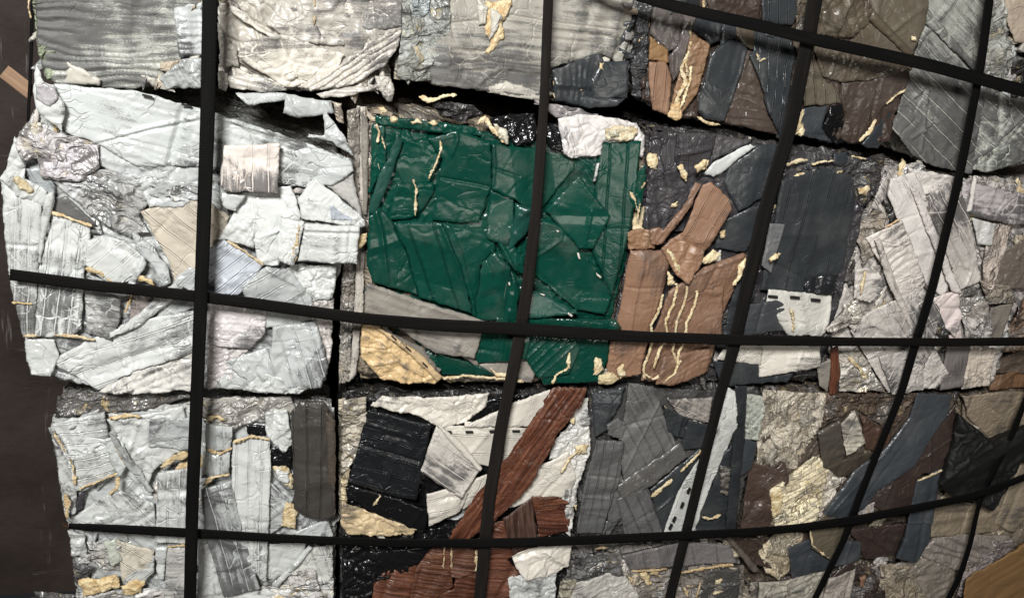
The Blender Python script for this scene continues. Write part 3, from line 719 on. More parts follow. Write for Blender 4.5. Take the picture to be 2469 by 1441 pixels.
# ---- G: middle left, the big white one
G = Bale('scrap_bale', 'large white bale of torn slats and sheets, bulging towards the brown wall at the left',
         "80,270 150,240 400,300 640,345 840,400 872,520 828,640 800,720 788,925 640,940 235,942 70,900 30,640 8,440 42,330", 'CW', (.50, .50, .48), off=.01)
G.backing('LG', 20)
G('long_sheet', 'LG', "128,205 330,221 480,262 640,312 848,382 852,402 740,452 480,402 330,402 230,347 155,322 140,250", 3, d=14, w=2.5, ws=24, c=3, s=120, k=.5, col=(0.494, 0.513, 0.503), cr=.5,
  lines=[(-5, 3, "235,348 350,318 480,292"), (5, 4, "240,340 350,310 480,284"), (-5, 3, "250,322 380,355 480,384"), (4, 5, "330,222 480,268 640,320 840,388")])
G.slots("355,232 450,255 700,318", 4.3, 14, 26, 4)
G('smooth_panel', 'LG', "640,322 845,386 852,410 800,446 742,452 700,452 690,362", 4, c=3, s=70, k=.12, d=18, lines=[(-4, 4, "735,445 775,405 845,400")])
G('lower_sheet', 'LG', "240,350 480,366 482,446 420,442 300,432 240,402", 2, d=10, w=4, ws=30, c=5, s=60, k=.4, lines=[(4, 5, "285,365 310,400"), (5, 5, "480,372 340,410")])
G('bent_tip', 'WH', "85,160 97,190 104,200 128,206 148,240 158,262 150,315 92,272 78,222", 5, c=3, s=50, k=.12, t=(.15, -.1), cr=.2)
G('bent_tip', 'PK', "84,205 104,198 132,212 140,238 120,258 84,240", 6, c=5, s=26, k=.4, col=(0.418, 0.399, 0.408))
G('crushed_lump', 'CW', "66,300 152,322 240,350 232,410 292,452 200,442 102,432 88,382 55,390 34,340", 3, c=12, s=30, k=.7, col=(0.532, 0.503, 0.503))
G('crushed_lump', 'CB', "60,300 100,300 105,350 90,382 60,380 52,330", 4, c=9, s=24, k=.9, col=(0.589, 0.551, 0.475))
G('crushed_lump', 'SV', "95,360 150,345 235,352 240,405 190,440 110,430", 4, c=10, s=24, k=.35, col=(0.522, 0.494, 0.513))
G('crushed_band', 'SV', "118,432 232,410 332,420 482,450 482,482 362,492 332,522 362,562 312,577 230,532 160,470", 3, d=20, c=10, s=28, w=5, ws=14, k=.15, col=(0.522, 0.532, 0.532))
G('crushed_band', 'LG', "330,425 482,440 484,470 440,500 360,500 345,470", 4, c=8, s=30, k=.35, d=-10)
G('curled_sheet', 'WH', "-2,432 16,402 34,330 52,362 62,392 58,432 112,462 112,502 40,474", 3, c=5, s=36, d=-62, w=4, ws=18, k=.2)
G('shaded_sheet', 'LG', "60,406 102,400 132,440 130,482 88,464", 2, c=2, k=.15, d=60, p=30, col=(0.323, 0.342, 0.351))  # grey darkened to put its shade into the colour
G.blob("28,430 45,425 78,458 72,470 45,462", 4, 'FB', col=(0.304, 0.257, 0.142))
G('slatted_sheet', 'WH', "-2,432 40,464 102,482 92,650 86,812 54,806 28,700 12,600", 3, d=90, p=33, c=3, s=60, k=.5)
G('slatted_sheet', 'WH', "126,514 216,546 217,600 202,660 196,792 170,812 84,810 92,650", 4, d=96, p=34, c=3, s=60, k=.62)
G('curled_strip', 'WH', "108,470 128,462 132,480 112,560 96,640 92,600 100,520", 5, d=98, bow=5, c=2, k=.2)
G('charcoal_sheet', 'CG', "134,482 160,474 232,542 214,546 126,512", 3, c=3, k=.4)
G.foam("124,512 170,528 222,546", 9, 5, 'FB')
G('round_flap', 'WH', "208,582 250,570 300,580 342,612 342,642 312,682 260,682 205,640", 4, d=-38, p=38, c=3, s=60, k=.25, bow=5)
G('curved_rail', 'LG', "318,558 362,590 402,640 414,682 390,692 368,642 328,602", 5, d=52, bow=7, c=2, k=.12)
G('curved_rail', 'LG', "345,605 352,640 322,690 306,690 330,645", 5, d=110, bow=4, c=3, k=.2)
G('beige_slat_sheet', 'BE', "338,512 402,480 482,470 552,520 542,600 422,692 402,622 370,572", 3, d=38, p=38, c=3, s=70, k=.35, col=(0.532, 0.475, 0.389))
G('rubbed_scrap', 'LG', "200,692 292,722 292,762 272,822 208,806", 4, c=5, s=30, k=.8, col=(0.427, 0.427, 0.408))
G('rubbed_scrap', 'PK', "318,702 372,720 352,762 310,782", 4, c=4, k=.5, col=(0.342, 0.294, 0.275))
G.foam("205,648 240,660 268,682", 13, 5, 'FB', col=(0.494, 0.361, 0.152)); G.foam("318,668 345,672 372,688", 20, 5, 'FB', col=(0.570, 0.399, 0.152))
G.foam("318,700 312,730 302,755", 13, 5, 'FB', col=(0.570, 0.399, 0.152)); G.foam("28,730 76,734", 6, 5, 'FB', col=(0.589, 0.399, 0.133))
G.foam("55,812 120,808 190,812 228,822", 9, 5, 'FB', col=(0.475, 0.361, 0.190))
G('corner_fold', 'WH', "58,818 130,820 142,860 122,904 76,902 62,870", 3, d=-8, w=4, ws=16, c=4, s=36, k=.3)
G('diagonal_slat_sheet', 'WH', "128,872 258,802 322,772 482,742 478,842 332,892 236,946 140,892", 4, d=-20, p=40, c=4, s=60, k=.35, w=2, ws=30, lines=[(5, 4, "330,790 315,840 325,890"), (4, 4, "420,760 425,830"), (5, 4, "262,805 290,860 300,885")])
G('bent_rail', 'WH', "275,806 345,745 422,680 446,690 400,740 330,792 262,815", 6, d=-40, bow=6, c=2, k=.2)
G('slatted_sheet', 'LG', "408,692 476,620 478,742 372,770", 3, d=-40, p=30, c=3, k=.3)
G('crumpled_sheet', 'WH', "238,946 332,892 478,842 478,942 400,950 300,950", 4, d=-22, w=5, ws=22, c=7, s=40, k=.3, col=(0.627, 0.608, 0.570))
G('rubbed_panel', 'PK', "500,722 642,752 640,802 602,842 500,832", 4, d=4, w=2, ws=20, c=4, s=40, k=.5, col=(0.627, 0.589, 0.589))
G('crumpled_sheet', 'PK', "500,828 602,840 562,932 500,936", 3, c=9, s=34, d=-15, w=4, ws=14, k=.4, col=(0.570, 0.532, 0.522))
G('bluish_slat_flap', 'BL', "498,602 540,578 637,642 602,692 572,712 498,708", 5, d=-38, p=27, c=4, s=44, k=.25)
G.foam("548,582 590,606 634,640", 9, 6, 'FB', col=(0.475, 0.380, 0.247))
G('slatted_sheet', 'LG', "580,692 642,642 702,652 752,722 762,782 642,792 600,742", 4, d=-30, p=40, c=5, s=50, k=.2, lines=[(6, 4, "640,645 720,690 758,780")])
G('slatted_sheet', 'LG', "658,792 762,776 792,882 772,932 690,936 640,902 655,842", 5, d=72, p=38, c=3, s=60, k=.35, lines=[(5, 4, "735,880 775,830"), (-5, 6, "668,870 690,850 720,848")])
G('crumpled_sheet', 'LG', "548,872 642,842 692,936 642,950 520,934", 4, c=7, s=40, d=60, k=.25)
G('crumpled_sheet', 'WH', "560,935 640,900 760,930 720,950 640,948", 5, c=7, s=30, k=.3)
G('bent_strip', 'WH', "570,470 702,450 727,520 672,640 622,642 610,582 560,532", 5, d=70, c=3, s=80, k=.1, lines=[(5, 5, "600,468 612,520 608,580")])
G('crumpled_flap', 'WH', "525,582 562,520 612,530 612,600 582,590", 6, c=6, s=34, k=.15, d=-50, w=3, ws=20)
G('square_panel', 'PK', "540,354 676,348 669,466 540,462 528,440", 9, thick=34, d=90, p=38, c=2, s=70, k=.6, col=(0.646, 0.580, 0.532), t=(.02, -.1))
G('curled_edge', 'LG', "527,442 540,462 592,470 568,508 542,500 528,470", 6, c=4, s=30, bow=6, k=.12)
G('slatted_fold', 'WH', "718,482 762,434 872,520 882,542 860,546 728,532", 8, thick=40, d=40, c=4, s=34, w=3, ws=22, k=.35)
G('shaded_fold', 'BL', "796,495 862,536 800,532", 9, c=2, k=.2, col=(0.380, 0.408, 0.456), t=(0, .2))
G('box_profile', 'WH', "735,540 868,548 862,640 842,638 718,630", 10, thick=50, d=4, w=1.5, ws=34, c=1.5, k=.3, lines=[(-5, 3, "735,560 865,566"), (5, 4, "735,552 866,556")])
G('box_profile', 'WH', "678,528 734,536 722,590 708,642 664,626", 10, thick=50, d=100, c=3, s=30, k=.4)
G.foam("722,545 714,595 708,635", 16, 10.4, 'FB', col=(0.342, 0.237, 0.114)); G.blob("864,570 886,564 880,592 862,606 852,596", 6, 'FB', col=(0.570, 0.418, 0.190))
G('crumpled_sheet', 'WH', "700,640 812,640 802,722 752,724 690,652", 4, c=10, s=34, k=.3)
G('crumpled_edge', 'PK', "752,720 806,722 800,852 792,884 762,782", 3, c=9, s=26, k=.35, col=(0.532, 0.494, 0.465))
G('shaded_panel', 'LG', "768,432 852,420 872,520 800,456", 4, c=2, k=.1, col=(0.399, 0.389, 0.370))  # darker grey carries the shade on this upright panel
G('pipe_fold', 'LG', "688,226 800,244 806,272 720,286 682,272", 4, d=6, bow=9, c=2, k=.08)
G('shaded_fold', 'LG', "568,224 690,226 692,242 642,248 600,254", 3, d=-6, bow=5, c=3, k=.2)
G('crumpled_sheet', 'LG', "778,258 832,330 852,376 800,342 740,332 782,326", 5, c=7, s=26, k=.3)
G('crumpled_sheet', 'CB', "800,245 824,250 830,300 812,290", 4, c=5, s=20, k=.6)
G.scraps(('WH', 'LG', 'PK', 'SV', 'CW', 'FB'), 60)

# ---- H: middle, the green one
H = Bale('scrap_bale', 'dark green bale of glossy crushed panels in the middle of the stack',
         "882,262 1000,288 1150,306 1300,328 1400,352 1556,340 1560,400 1530,560 1490,760 1448,925 1262,926 872,918 858,895 880,560", 'CB', (.30, .25, .19), off=.015)
H('backing_sheet', 'GR', "905,290 1150,312 1400,360 1545,345 1520,560 1480,760 1445,920 1060,910 900,680 890,520", 0, c=10, s=50)
H('green_panel', 'GR', "902,298 976,302 1002,340 1062,336 1066,382 1040,442 984,462 950,402 922,382", 2, c=4, s=60, lines=[(5, 4, "1060,335 1062,382 1040,440"), (-4, 4, "975,305 950,400")])
H('green_strip', 'GR', "898,300 926,300 932,390 916,422 894,472", 3, c=6, s=26, d=98, w=4, ws=14)
H('green_facet', 'GL', "955,322 972,340 952,402 936,452 906,522 889,512 912,422 938,380", 4, c=1.5, t=(-.18, .1), d=110)
H('green_panel', 'GR', "1030,332 1102,312 1182,342 1188,450 1158,542 1045,536 1060,442 1066,382", 3, c=2, s=90, d=8, lines=[(4, 4, "1098,318 1100,335 1088,370"), (-5, 3, "1065,430 1120,440 1180,452")])
H('green_panel', 'GR', "1184,344 1292,360 1392,388 1390,412 1322,490 1290,522 1244,482 1184,456", 3, c=2, s=90, lines=[(5, 4, "1186,350 1190,400 1182,452"), (-4, 3, "1190,405 1250,425")])
H('green_panel', 'GR', "956,440 1046,440 1048,470 1006,526 990,532 938,532", 2, c=4, s=50)
H('green_panel', 'GR', "945,535 1066,534 1112,640 1142,762 1012,722 986,620", 4, c=2, s=90, d=72, p=56, lines=[(-6, 4, "945,540 970,600 1000,715"), (5, 4, "1060,538 1100,630 1150,770")])
H('green_panel', 'GR', "889,520 916,500 946,535 987,620 1012,718 900,682 884,640", 3, c=3, s=60, d=75, w=3, ws=40, t=(-.1, .02), lines=[(6, 5, "905,505 920,560 935,680")])
H('green_panel', 'GR', "1064,535 1162,560 1196,580 1196,620 1160,642 1150,772 1108,640", 3, c=3, s=80, d=70, lines=[(5, 4, "1080,545 1110,610 1150,765")])
H('green_panel', 'GR', "1186,460 1242,480 1238,560 1222,592 1172,572", 4, c=2, s=60, lines=[(4, 5, "1238,482 1236,560")])
H('rolled_panel', 'GR', "1160,628 1192,602 1226,640 1250,742 1240,772 1150,772 1148,722", 4, d=96, bow=16, c=1.5, s=80, g=.16)
H('rolled_panel', 'GR', "1226,640 1240,660 1252,700 1246,770 1214,770 1222,720", 5, d=98, bow=7, c=2, g=.16)
H('bent_panel', 'GL', "1242,488 1288,500 1274,560 1222,612 1236,540", 5, d=115, c=3, bow=8, g=.18)  # lighter green paints in the highlight along this fold
H('crumpled_scrap', 'GR', "1195,572 1215,570 1262,620 1266,660 1240,650 1215,620", 5, c=5, s=22, lines=[(6, 4, "1200,575 1225,620 1245,660")])
H('green_panel', 'GR', "1298,520 1352,545 1482,712 1462,762 1395,752 1262,640 1266,600", 4, c=2.5, s=110, lines=[(4, 4, "1350,575 1290,620"), (-4, 4, "1285,650 1400,750")])
H('green_panel', 'GR', "1318,512 1395,424 1432,470 1472,520 1432,602 1400,602 1350,546", 5, c=2, s=80, t=(.1, .08), lines=[(4, 4, "1425,510 1410,590")])
H('slatted_green_panel', 'GR', "1449,345 1546,340 1532,450 1516,560 1472,712 1430,602 1440,480", 4, d=95, p=38, c=2, s=90)
H('green_panel', 'GR', "1530,420 1562,400 1560,442 1542,520 1518,482", 5, c=4, s=30)
H.foam("1518,462 1530,480 1540,510", 9, 6); H.foam("1548,455 1556,440", 7, 6); H.foam("1545,490 1538,530", 9, 6)
H('green_facet', 'GL', "1272,700 1320,712 1396,756 1258,768", 5, c=2, t=(0, -.2))
H('rolled_edge', 'GR', "1198,766 1292,774 1400,764 1482,766 1494,786 1470,802 1198,792", 6, d=2, w=4, ws=12, bow=8, c=5, s=24, g=.18)
H('pleated_panel', 'GR', "1164,798 1284,800 1266,862 1226,872 1155,882 1148,866", 5, d=99, w=2, ws=15, c=1, lines=[(5, 2.5, "1192,800 1188,868"), (5, 2.5, "1202,800 1199,868"), (5, 2.5, "1214,800 1208,868"), (5, 2.5, "1226,800 1218,868"), (5, 2.5, "1240,800 1230,866")])
H('pleated_panel', 'GR', "1284,808 1392,814 1398,842 1372,902 1300,914 1264,862", 6, d=-48, w=1, ws=17, c=1, lines=[(5, 2.5, "1330,810 1268,868"), (5, 2.5, "1352,814 1280,884"), (5, 2.5, "1372,818 1290,898"), (5, 2.5, "1388,828 1302,908"), (4, 2.5, "1310,808 1266,850")])
H('green_panel', 'GR', "1392,812 1482,815 1450,922 1312,930 1298,902 1375,860", 5, c=3, s=60, d=-20)
H('green_panel', 'GR', "1050,848 1182,890 1188,906 1064,908", 2, c=2)
H('taupe_panel', 'TP', "884,682 1002,722 1172,776 1164,802 1146,866 1050,852 960,792 878,752", 6, d=19, p=0, w=1.5, ws=22, c=2, s=80, t=(0, 0), lines=[(4, 5, "890,690 1000,728 1165,782"), (3, 4, "1010,740 1005,800")])
H('taupe_panel', 'TP', "1108,852 1152,880 1262,858 1292,890 1282,922 1208,916", 3, d=12, c=2, k=.3)
H('curved_taupe_strip', 'TP', "918,790 1022,840 1066,906 1040,892 960,832", 7, d=38, c=2, k=.4, col=(.22, .195, .165))
H('golden_sheet', 'GD', "872,782 897,780 1000,852 1062,916 1050,928 922,920 870,862", 6, c=8, s=46, d=30, k=.2, lines=[(5, 5, "900,880 960,870 1040,915")])
H('golden_rim', 'GD', "890,778 905,784 1010,850 1066,908 1056,920 985,850", 8, d=42, bow=5, c=2, k=.35, col=(.58, .42, .24))
H.slots("950,815 985,842 1025,880", 9.3, 42, 15, 3)
H.foam("1062,914 1120,908 1200,914 1262,920", 11, 6, c=4); H.foam("1374,850 1372,885 1345,905 1332,925", 12, 7, c=4); H.blob("1438,864 1452,868 1458,892 1444,906 1432,908", 7, c=3)
H.blob("1182,890 1205,900 1240,908 1200,912", 6, c=3)
for pth, wd in (("908,300 916,320 910,345", 9), ("922,330 930,360", 6), ("1062,340 1064,365 1050,400 1036,432", 8), ("998,435 1004,460 1002,520", 9), ("912,395 916,410", 5)):
    H.foam(pth, wd, 5, c=4, col=(.68, .57, .36))
H('black_plastic', 'BK', "1164,292 1230,278 1292,275 1296,312 1282,342 1240,348 1218,322", 4, c=10, s=28)
H('black_plastic', 'BK', "1306,298 1352,300 1362,372 1328,362", 4, c=9, s=22)
H.foam("1152,300 1170,285 1188,310 1210,325 1215,345", 24, 6, c=5, col=(.72, .58, .36), name='torn_foam'); H.blob("1192,300 1222,312 1226,350 1205,334", 7, c=3, col=(.62, .66, .62))
H.foam("1010,234 1040,243 1070,232 1102,230", 17, 4, c=5)
H('black_scrap_or_hole', 'CK', "1040,246 1140,252 1170,280 1120,295 1060,280", 2, c=9, s=26)
H('green_edge', 'GR', "905,278 990,285 1150,310 1160,330 1040,320 905,300", 4, c=7, s=26, d=6)
for q in ("930,284 950,280 965,290 945,296", "985,290 1010,288 1020,300 995,302", "1030,296 1050,292 1052,304", "912,262 925,258 935,272 918,280"):
    H.blob(q, 5, col=(.6, .48, .28))
H('crumpled_white_sheet', 'PK', "1345,286 1402,275 1482,284 1542,300 1562,332 1556,386 1540,380 1530,342 1455,346 1450,376 1376,380 1356,370", 4, d=70, c=6, s=36, w=4, ws=26, k=.15, col=(.70, .66, .64))
H.blob("1462,312 1502,302 1542,312 1530,338 1468,342", 6, c=6, col=(.60, .56, .42)); H.blob("1470,316 1490,312 1496,330 1474,334", 7, c=3, col=(.36, .46, .46))
H('grey_strip', 'PK', "1290,246 1400,262 1450,284 1345,286", 2, d=14, w=4, ws=16, c=3, col=(.40, .37, .37))
H('white_chip', 'WH', "1440,395 1446,393 1435,440 1431,438", 5, c=1, jag=.6)
for q in ("1392,610 1396,608 1402,628 1396,626", "1436,655 1452,668 1450,674 1438,664", "1300,708 1316,710 1312,714", "1370,752 1384,762 1380,766 1368,757", "1222,668 1226,668 1232,690 1227,690", "1270,795 1282,797 1280,806", "1340,555 1350,556 1346,562"):
    cq = pts(q); q = ' '.join('%.1f,%.1f' % tuple(x) for x in cq.mean(0) + (cq - cq.mean(0)) * .8)
    H('bare_chip', 'CR', q, 6, c=1, jag=.4, edge=1, roll=3, thick=5)
H('layered_edge', 'CB', "836,266 868,256 866,560 850,800 846,925 818,932 824,700 838,560", -4, d=91, w=8, ws=11, c=4, s=40, k=.2, col=(.30, .27, .235), folds=0)
H('layered_edge', 'PK', "862,256 886,262 882,560 872,760 858,900 842,915 856,700 864,560", -2, d=91, w=5, ws=9, c=3, s=40, k=.3, col=(.46, .42, .37), folds=0)
H('layered_edge', 'TP', "872,270 890,300 886,520 878,520 872,400", -1, d=91, w=3, ws=8, c=2, k=.3, col=(.26, .235, .20), folds=0)
H.scraps(('GR', 'CK', 'GL'), 24, 18, 50)

# ---- I: middle, charcoal and tan
I = Bale('scrap_bale', 'charcoal bale with a folded tan sheet standing out, right of the green bale',
         "1566,306 1720,318 1900,348 2086,372 2070,520 2032,720 1990,922 1840,922 1452,932 1490,760 1526,560", 'CD', (.055, .05, .05), off=.01)
I.backing('CP', 95)
I('crumpled_sheet', 'CP', "1566,330 1632,320 1642,420 1690,470 1652,545 1580,562 1545,545 1562,430", 1, c=9, s=34, d=85, w=5, ws=20)
I('charcoal_panel', 'CP', "1630,320 1726,324 1716,392 1700,432 1650,432 1624,380", 2, d=89, p=28, c=3, s=50)
I('charcoal_panel', 'CP', "1724,324 1812,340 1760,372 1718,388", 2, c=5, s=34, d=-25)
I('white_sliver', 'WH', "1698,420 1722,390 1802,350 1822,352 1750,412 1722,428", 4, d=-38, c=2, k=.15)
I('charcoal_panel', 'CH', "1758,402 1832,350 1872,350 1852,470 1782,512 1748,442", 3, c=3, s=60, t=(.1, 0))
I('charcoal_panel', 'CH', "1738,542 1802,500 1842,488 1822,562 1802,612 1728,602", 3, c=3, s=50)
I('crumpled_sheet', 'CP', "1590,450 1690,460 1650,560 1560,560", 2, c=8, s=30)
I('crushed_top', 'CD', "1888,368 2012,368 2072,380 2055,420 1888,420", 2, c=8, s=24, col=(.07, .068, .07), k=.5)
I('crushed_edge', 'CK', "2050,385 2132,372 2122,450 2082,502 2048,472", 2, c=11, s=28, col=(.06, .055, .055), k=.5)
I('crushed_edge', 'CP', "2046,478 2082,500 2072,572 2042,660 2030,720 2018,700", 2, c=7, s=26, d=105, w=5, ws=18)
I('slatted_charcoal_panel', 'CH', "1880,432 1985,402 2052,420 2062,480 2042,640 1988,722 1838,702 1850,640 1868,520", 4, d=102, p=46, c=2, s=110)
for pth, wd in (("1893,398 1920,390 1950,386", 15), ("1893,438 1925,425 1972,414", 14), ("1960,398 1985,390 2012,388", 13), ("1972,432 2000,424 2032,414", 10)):
    I.foam(pth, wd, 5, c=4)
I('charcoal_panel', 'SB', "2010,370 2045,366 2052,392 2030,402 2006,392", 4, c=2)
I.foam("2042,425 2048,450", 8, 4); I.foam("2055,378 2090,384", 10, 4); I.blob("2070,455 2100,450 2095,475 2075,470", 4)
I('perforated_white_tab', 'CR', "1854,698 2012,712 2002,782 1980,810 1900,808 1848,728", 5, d=5, c=2, k=.15, col=(.62, .60, .55))
I.slots("1865,716 1918,718 1968,724", 6.3, 5, 22, 6)
I('charcoal_flap', 'CH', "1800,730 1872,724 1916,742 1922,802 1776,808", 6, c=2.5, s=50, col=(.06, .065, .07))
I.foam("1908,745 1916,770 1914,800", 10, 7, c=3)
I('black_flap', 'BK', "1940,690 1960,670 2016,662 2012,712 1945,708", 5, c=4, s=30, col=(.02, .021, .023))
I('white_panel', 'CR', "1752,830 1842,832 1836,882 1730,868", 4, d=4, p=0, c=2, k=.15)
I('white_panel', 'CR', "1842,830 1977,832 1976,882 1836,914", 5, d=-4, c=2, k=.25, lines=[(4, 4, "1935,848 1920,880 1918,895")])
I('charcoal_panel', 'CH', "1718,868 1832,880 1838,912 1922,900 1902,926 1738,928", 3, c=3, s=50)
I('charcoal_strip', 'CH', "1790,620 1842,600 1802,792 1744,812 1770,702", 4, d=105, c=3, s=50)
I('bright_patch', 'CG', "1856,538 1894,540 1880,602 1862,662 1838,640", 6, c=3, s=30, g=.22, col=(.17, .17, .175))
I('tan_block', 'TN', "1519,602 1556,600 1622,600 1602,692 1572,792 1550,902 1490,916 1468,890 1500,742", 6, d=100, c=2.5, s=60, bow=10, roll=18, edge=10, lines=[(5, 4, "1548,605 1525,745 1505,900"), (-4, 3, "1512,692 1600,690")], k=.25)
I('tan_block', 'TN', "1470,820 1560,815 1550,905 1490,918 1466,892", 7, d=96, c=5, s=34, w=3, ws=18, k=.3)
I('tan_top', 'TD', "1513,560 1542,552 1572,556 1582,602 1519,604", 6, c=7, s=24, col=(.28, .16, .09))
I('tan_fold', 'TD', "1572,592 1570,560 1590,550 1602,556 1690,440 1660,500 1600,592", 8, d=-58, w=4, ws=14, c=3)
I('tan_flap', 'TN', "1600,602 1650,562 1694,446 1714,438 1756,480 1762,502 1722,580 1702,612 1660,682 1630,662", 9, d=-62, p=44, c=2, s=80, t=(.08, .05), k=.18)
I('tan_flap_base', 'TN', "1598,600 1650,582 1700,602 1690,640 1658,684 1630,662 1612,630", 10, c=7, s=34, col=(.29, .165, .10))
I('layered_tan_sheet', 'TD', "1638,682 1702,640 1792,608 1808,630 1772,692 1750,752 1732,832 1712,902 1622,926 1550,922 1580,792 1610,702", 6, d=-62, c=4, s=50, w=3, ws=30, lines=[(5, 4, "1715,690 1720,740 1700,790"), (5, 5, "1650,670 1790,615"), (-4, 4, "1750,600 1680,660")])
I('layered_tan_sheet', 'TD', "1640,700 1745,690 1740,810 1660,815 1650,770", 7, d=100, c=3, s=50)
I('layered_tan_sheet', 'TD', "1600,860 1720,845 1710,905 1620,928 1580,925", 8, d=-30, c=4, s=34, w=3, ws=16)
for pth, wd, ll in (("1600,710 1590,750 1570,785 1575,815 1568,850 1552,890 1558,915", 8, 8), ("1634,690 1626,735 1606,775 1610,812 1588,850 1578,890", 7, 9),
                ("1660,690 1652,735 1634,775 1630,805 1624,850 1636,880", 7, 9), ("1684,700 1674,745 1656,780 1654,815 1640,850 1632,900", 7, 9), ("1552,900 1575,915 1600,905", 14, 9), ("1645,870 1625,905 1600,922", 9, 9)):
    I.foam(pth, wd, ll, c=2.5, jag=2.5, col=(.72, .58, .33))
for q in ("1608,602 1622,606 1640,640 1644,662 1630,656", "1612,655 1630,680 1640,690 1612,690", "1686,632 1722,602 1742,614 1732,630 1700,638", "1782,642 1802,624 1792,668 1774,690", "1855,626 1872,612 1888,612 1880,626 1860,634", "1676,402 1706,386 1702,410 1682,418"):
    I.blob(q, 10, col=(.78, .66, .38))
for q in ("1634,402 1648,398 1660,420 1658,440 1645,428", "1614,492 1638,486 1636,500 1618,504", "1566,372 1588,374 1586,412 1564,402", "1690,395 1712,388 1706,412", "1738,560 1752,556 1750,572 1740,578"):
    I.blob(q, 4)
I.blob("1446,906 1480,892 1502,906 1470,930 1444,926", 6, 'FB', col=(.42, .34, .16)); I.blob("1488,892 1506,880 1512,905 1498,918", 9)
I.scraps(('CP', 'CH', 'CD', 'CP', 'FO', 'PK'), 50)

# ---- J: middle right, pinkish white
J = Bale('scrap_bale', 'pinkish-white bale of diagonal slats, right of the charcoal bale and below the silvery one',
         "2142,402 2200,405 2330,425 2560,440 2560,560 2450,760 2402,932 2150,952 2022,948 1998,800 2062,600 2112,450", 'CW', (.46, .42, .39), off=.0)
J.backing('PK', 62, p=30, k=.55)
J('smooth_sheet', 'PK', "2144,430 2202,414 2262,540 2302,682 2282,722 2240,692 2200,602 2160,522 2138,470", 3, d=62, c=2, s=90, k=.12, col=(0.736, 0.690, 0.655), cr=.2)
J('top_fold', 'PK', "2198,408 2322,428 2312,452 2232,472 2205,440", 3, c=5, s=40, k=.25, col=(0.690, 0.644, 0.609))
J('bent_rail', 'PK', "2194,452 2216,458 2272,590 2312,692 2322,712 2296,702 2250,592", 5, d=64, bow=6, w=3, ws=10, c=1.5, k=.2, col=(0.713, 0.655, 0.621))
J('slatted_sheet', 'PK', "2220,480 2302,430 2332,502 2362,622 2374,682 2322,702 2282,602 2240,522", 4, d=62, p=27, c=3, s=60, k=.65, lines=[(5, 4, "2320,640 2350,655 2335,690")])
J('slatted_sheet', 'PK', "2328,440 2482,470 2482,540 2440,542 2340,516 2318,490", 5, d=8, w=2, ws=18, c=3, s=60, k=.75, col=(0.552, 0.506, 0.506))
J('bent_rail', 'PK', "2348,425 2356,430 2345,510 2334,512", 6, d=98, bow=4, c=1, k=.1, col=(0.713, 0.667, 0.632))
J('square_scrap', 'PK', "2350,528 2402,540 2392,592 2362,590", 4, c=3, k=.2, col=(0.575, 0.564, 0.540))
J('layered_strips', 'CB', "2390,540 2455,540 2410,650 2392,700 2368,690 2372,640", 4, d=110, w=8, ws=10, c=3, s=30, k=.3, col=(0.517, 0.437, 0.380))
J('brown_scrap', 'BR', "2428,605 2500,570 2500,700 2400,690", 4, c=6, s=40, col=(0.149, 0.121, 0.103))
J('crushed_scrap', 'CN', "2370,680 2440,690 2450,730 2385,735", 5, c=8, s=22, col=(0.230, 0.196, 0.161))
J('crevice_shade_strip', 'CK', "2136,486 2162,500 2176,560 2206,640 2236,702 2272,772 2286,822 2262,812 2226,712 2192,642 2160,560", 4, d=62, c=6, s=22, col=(0.040, 0.037, 0.032))  # near-black strip stands in for the shade down the crevice
J('slatted_sheet', 'PK', "2094,578 2172,530 2190,572 2232,682 2182,762 2130,642", 5, c=4, s=44, d=-40, w=3, ws=24, k=.3, col=(0.644, 0.586, 0.540), t=(.1, .1))
J('slatted_sheet', 'PK', "2068,652 2122,640 2132,692 2102,732 2062,722", 5, c=4, s=30, k=.35)
J('slatted_sheet', 'PK', "2078,772 2132,740 2222,690 2262,742 2252,822 2202,932 2142,946 2058,802", 5, d=62, p=30, c=4, s=54, k=.5, lines=[(6, 4, "2130,745 2190,840 2240,900"), (5, 4, "2150,830 2240,760")])
J('slatted_sheet', 'PK', "2120,860 2250,830 2290,900 2260,936 2150,950", 6, d=-48, p=30, c=6, s=36, k=.4)
J('bent_rail', 'PK', "2108,580 2124,576 2160,680 2215,800 2200,800 2140,680", 6, d=66, bow=5, c=2, k=.25, col=(0.690, 0.632, 0.575))
J('smooth_sheet', 'PK', "2252,722 2312,700 2322,762 2302,812 2268,780", 4, c=3, s=40, k=.2, col=(0.690, 0.598, 0.575))
J('smooth_sheet', 'PK', "2285,815 2325,800 2330,880 2290,880", 3, c=3, k=.2, col=(0.632, 0.529, 0.517))
J('striated_dark_strip', 'DB', "2286,834 2342,834 2322,932 2268,942", 5, d=100, w=2, ws=10, c=2, k=.4, col=(0.172, 0.155, 0.149))
J('crumpled_sheet', 'PK', "2344,834 2402,840 2388,932 2318,938", 4, c=6, s=40, k=.25, col=(0.529, 0.460, 0.391))
J('crushed_scrap', 'SV', "2318,720 2382,720 2392,822 2328,822", 4, c=10, s=24, col=(0.552, 0.517, 0.483), d=60)
J('shaded_beige_sheet', 'BE', "2388,740 2446,728 2416,832 2368,822", 3, c=2, col=(0.253, 0.224, 0.190))  # beige darkened, its shade is part of the colour
J.foam("2090,655 2082,685 2076,710", 11, 6, c=4); J.foam("2048,862 2075,890 2090,915", 16, 5, c=6); J.foam("2136,550 2160,535 2170,530", 9, 6, 'FB', col=(0.575, 0.287, 0.115))
J('crushed_edge', 'CB', "2108,500 2142,520 2122,602 2082,642 2066,562", 3, c=10, s=24, col=(0.345, 0.299, 0.253), k=.5)
J('crumpled_sheet', 'CW', "2018,860 2082,850 2132,942 2028,946", 4, c=10, s=28, k=.6, col=(0.690, 0.644, 0.575))
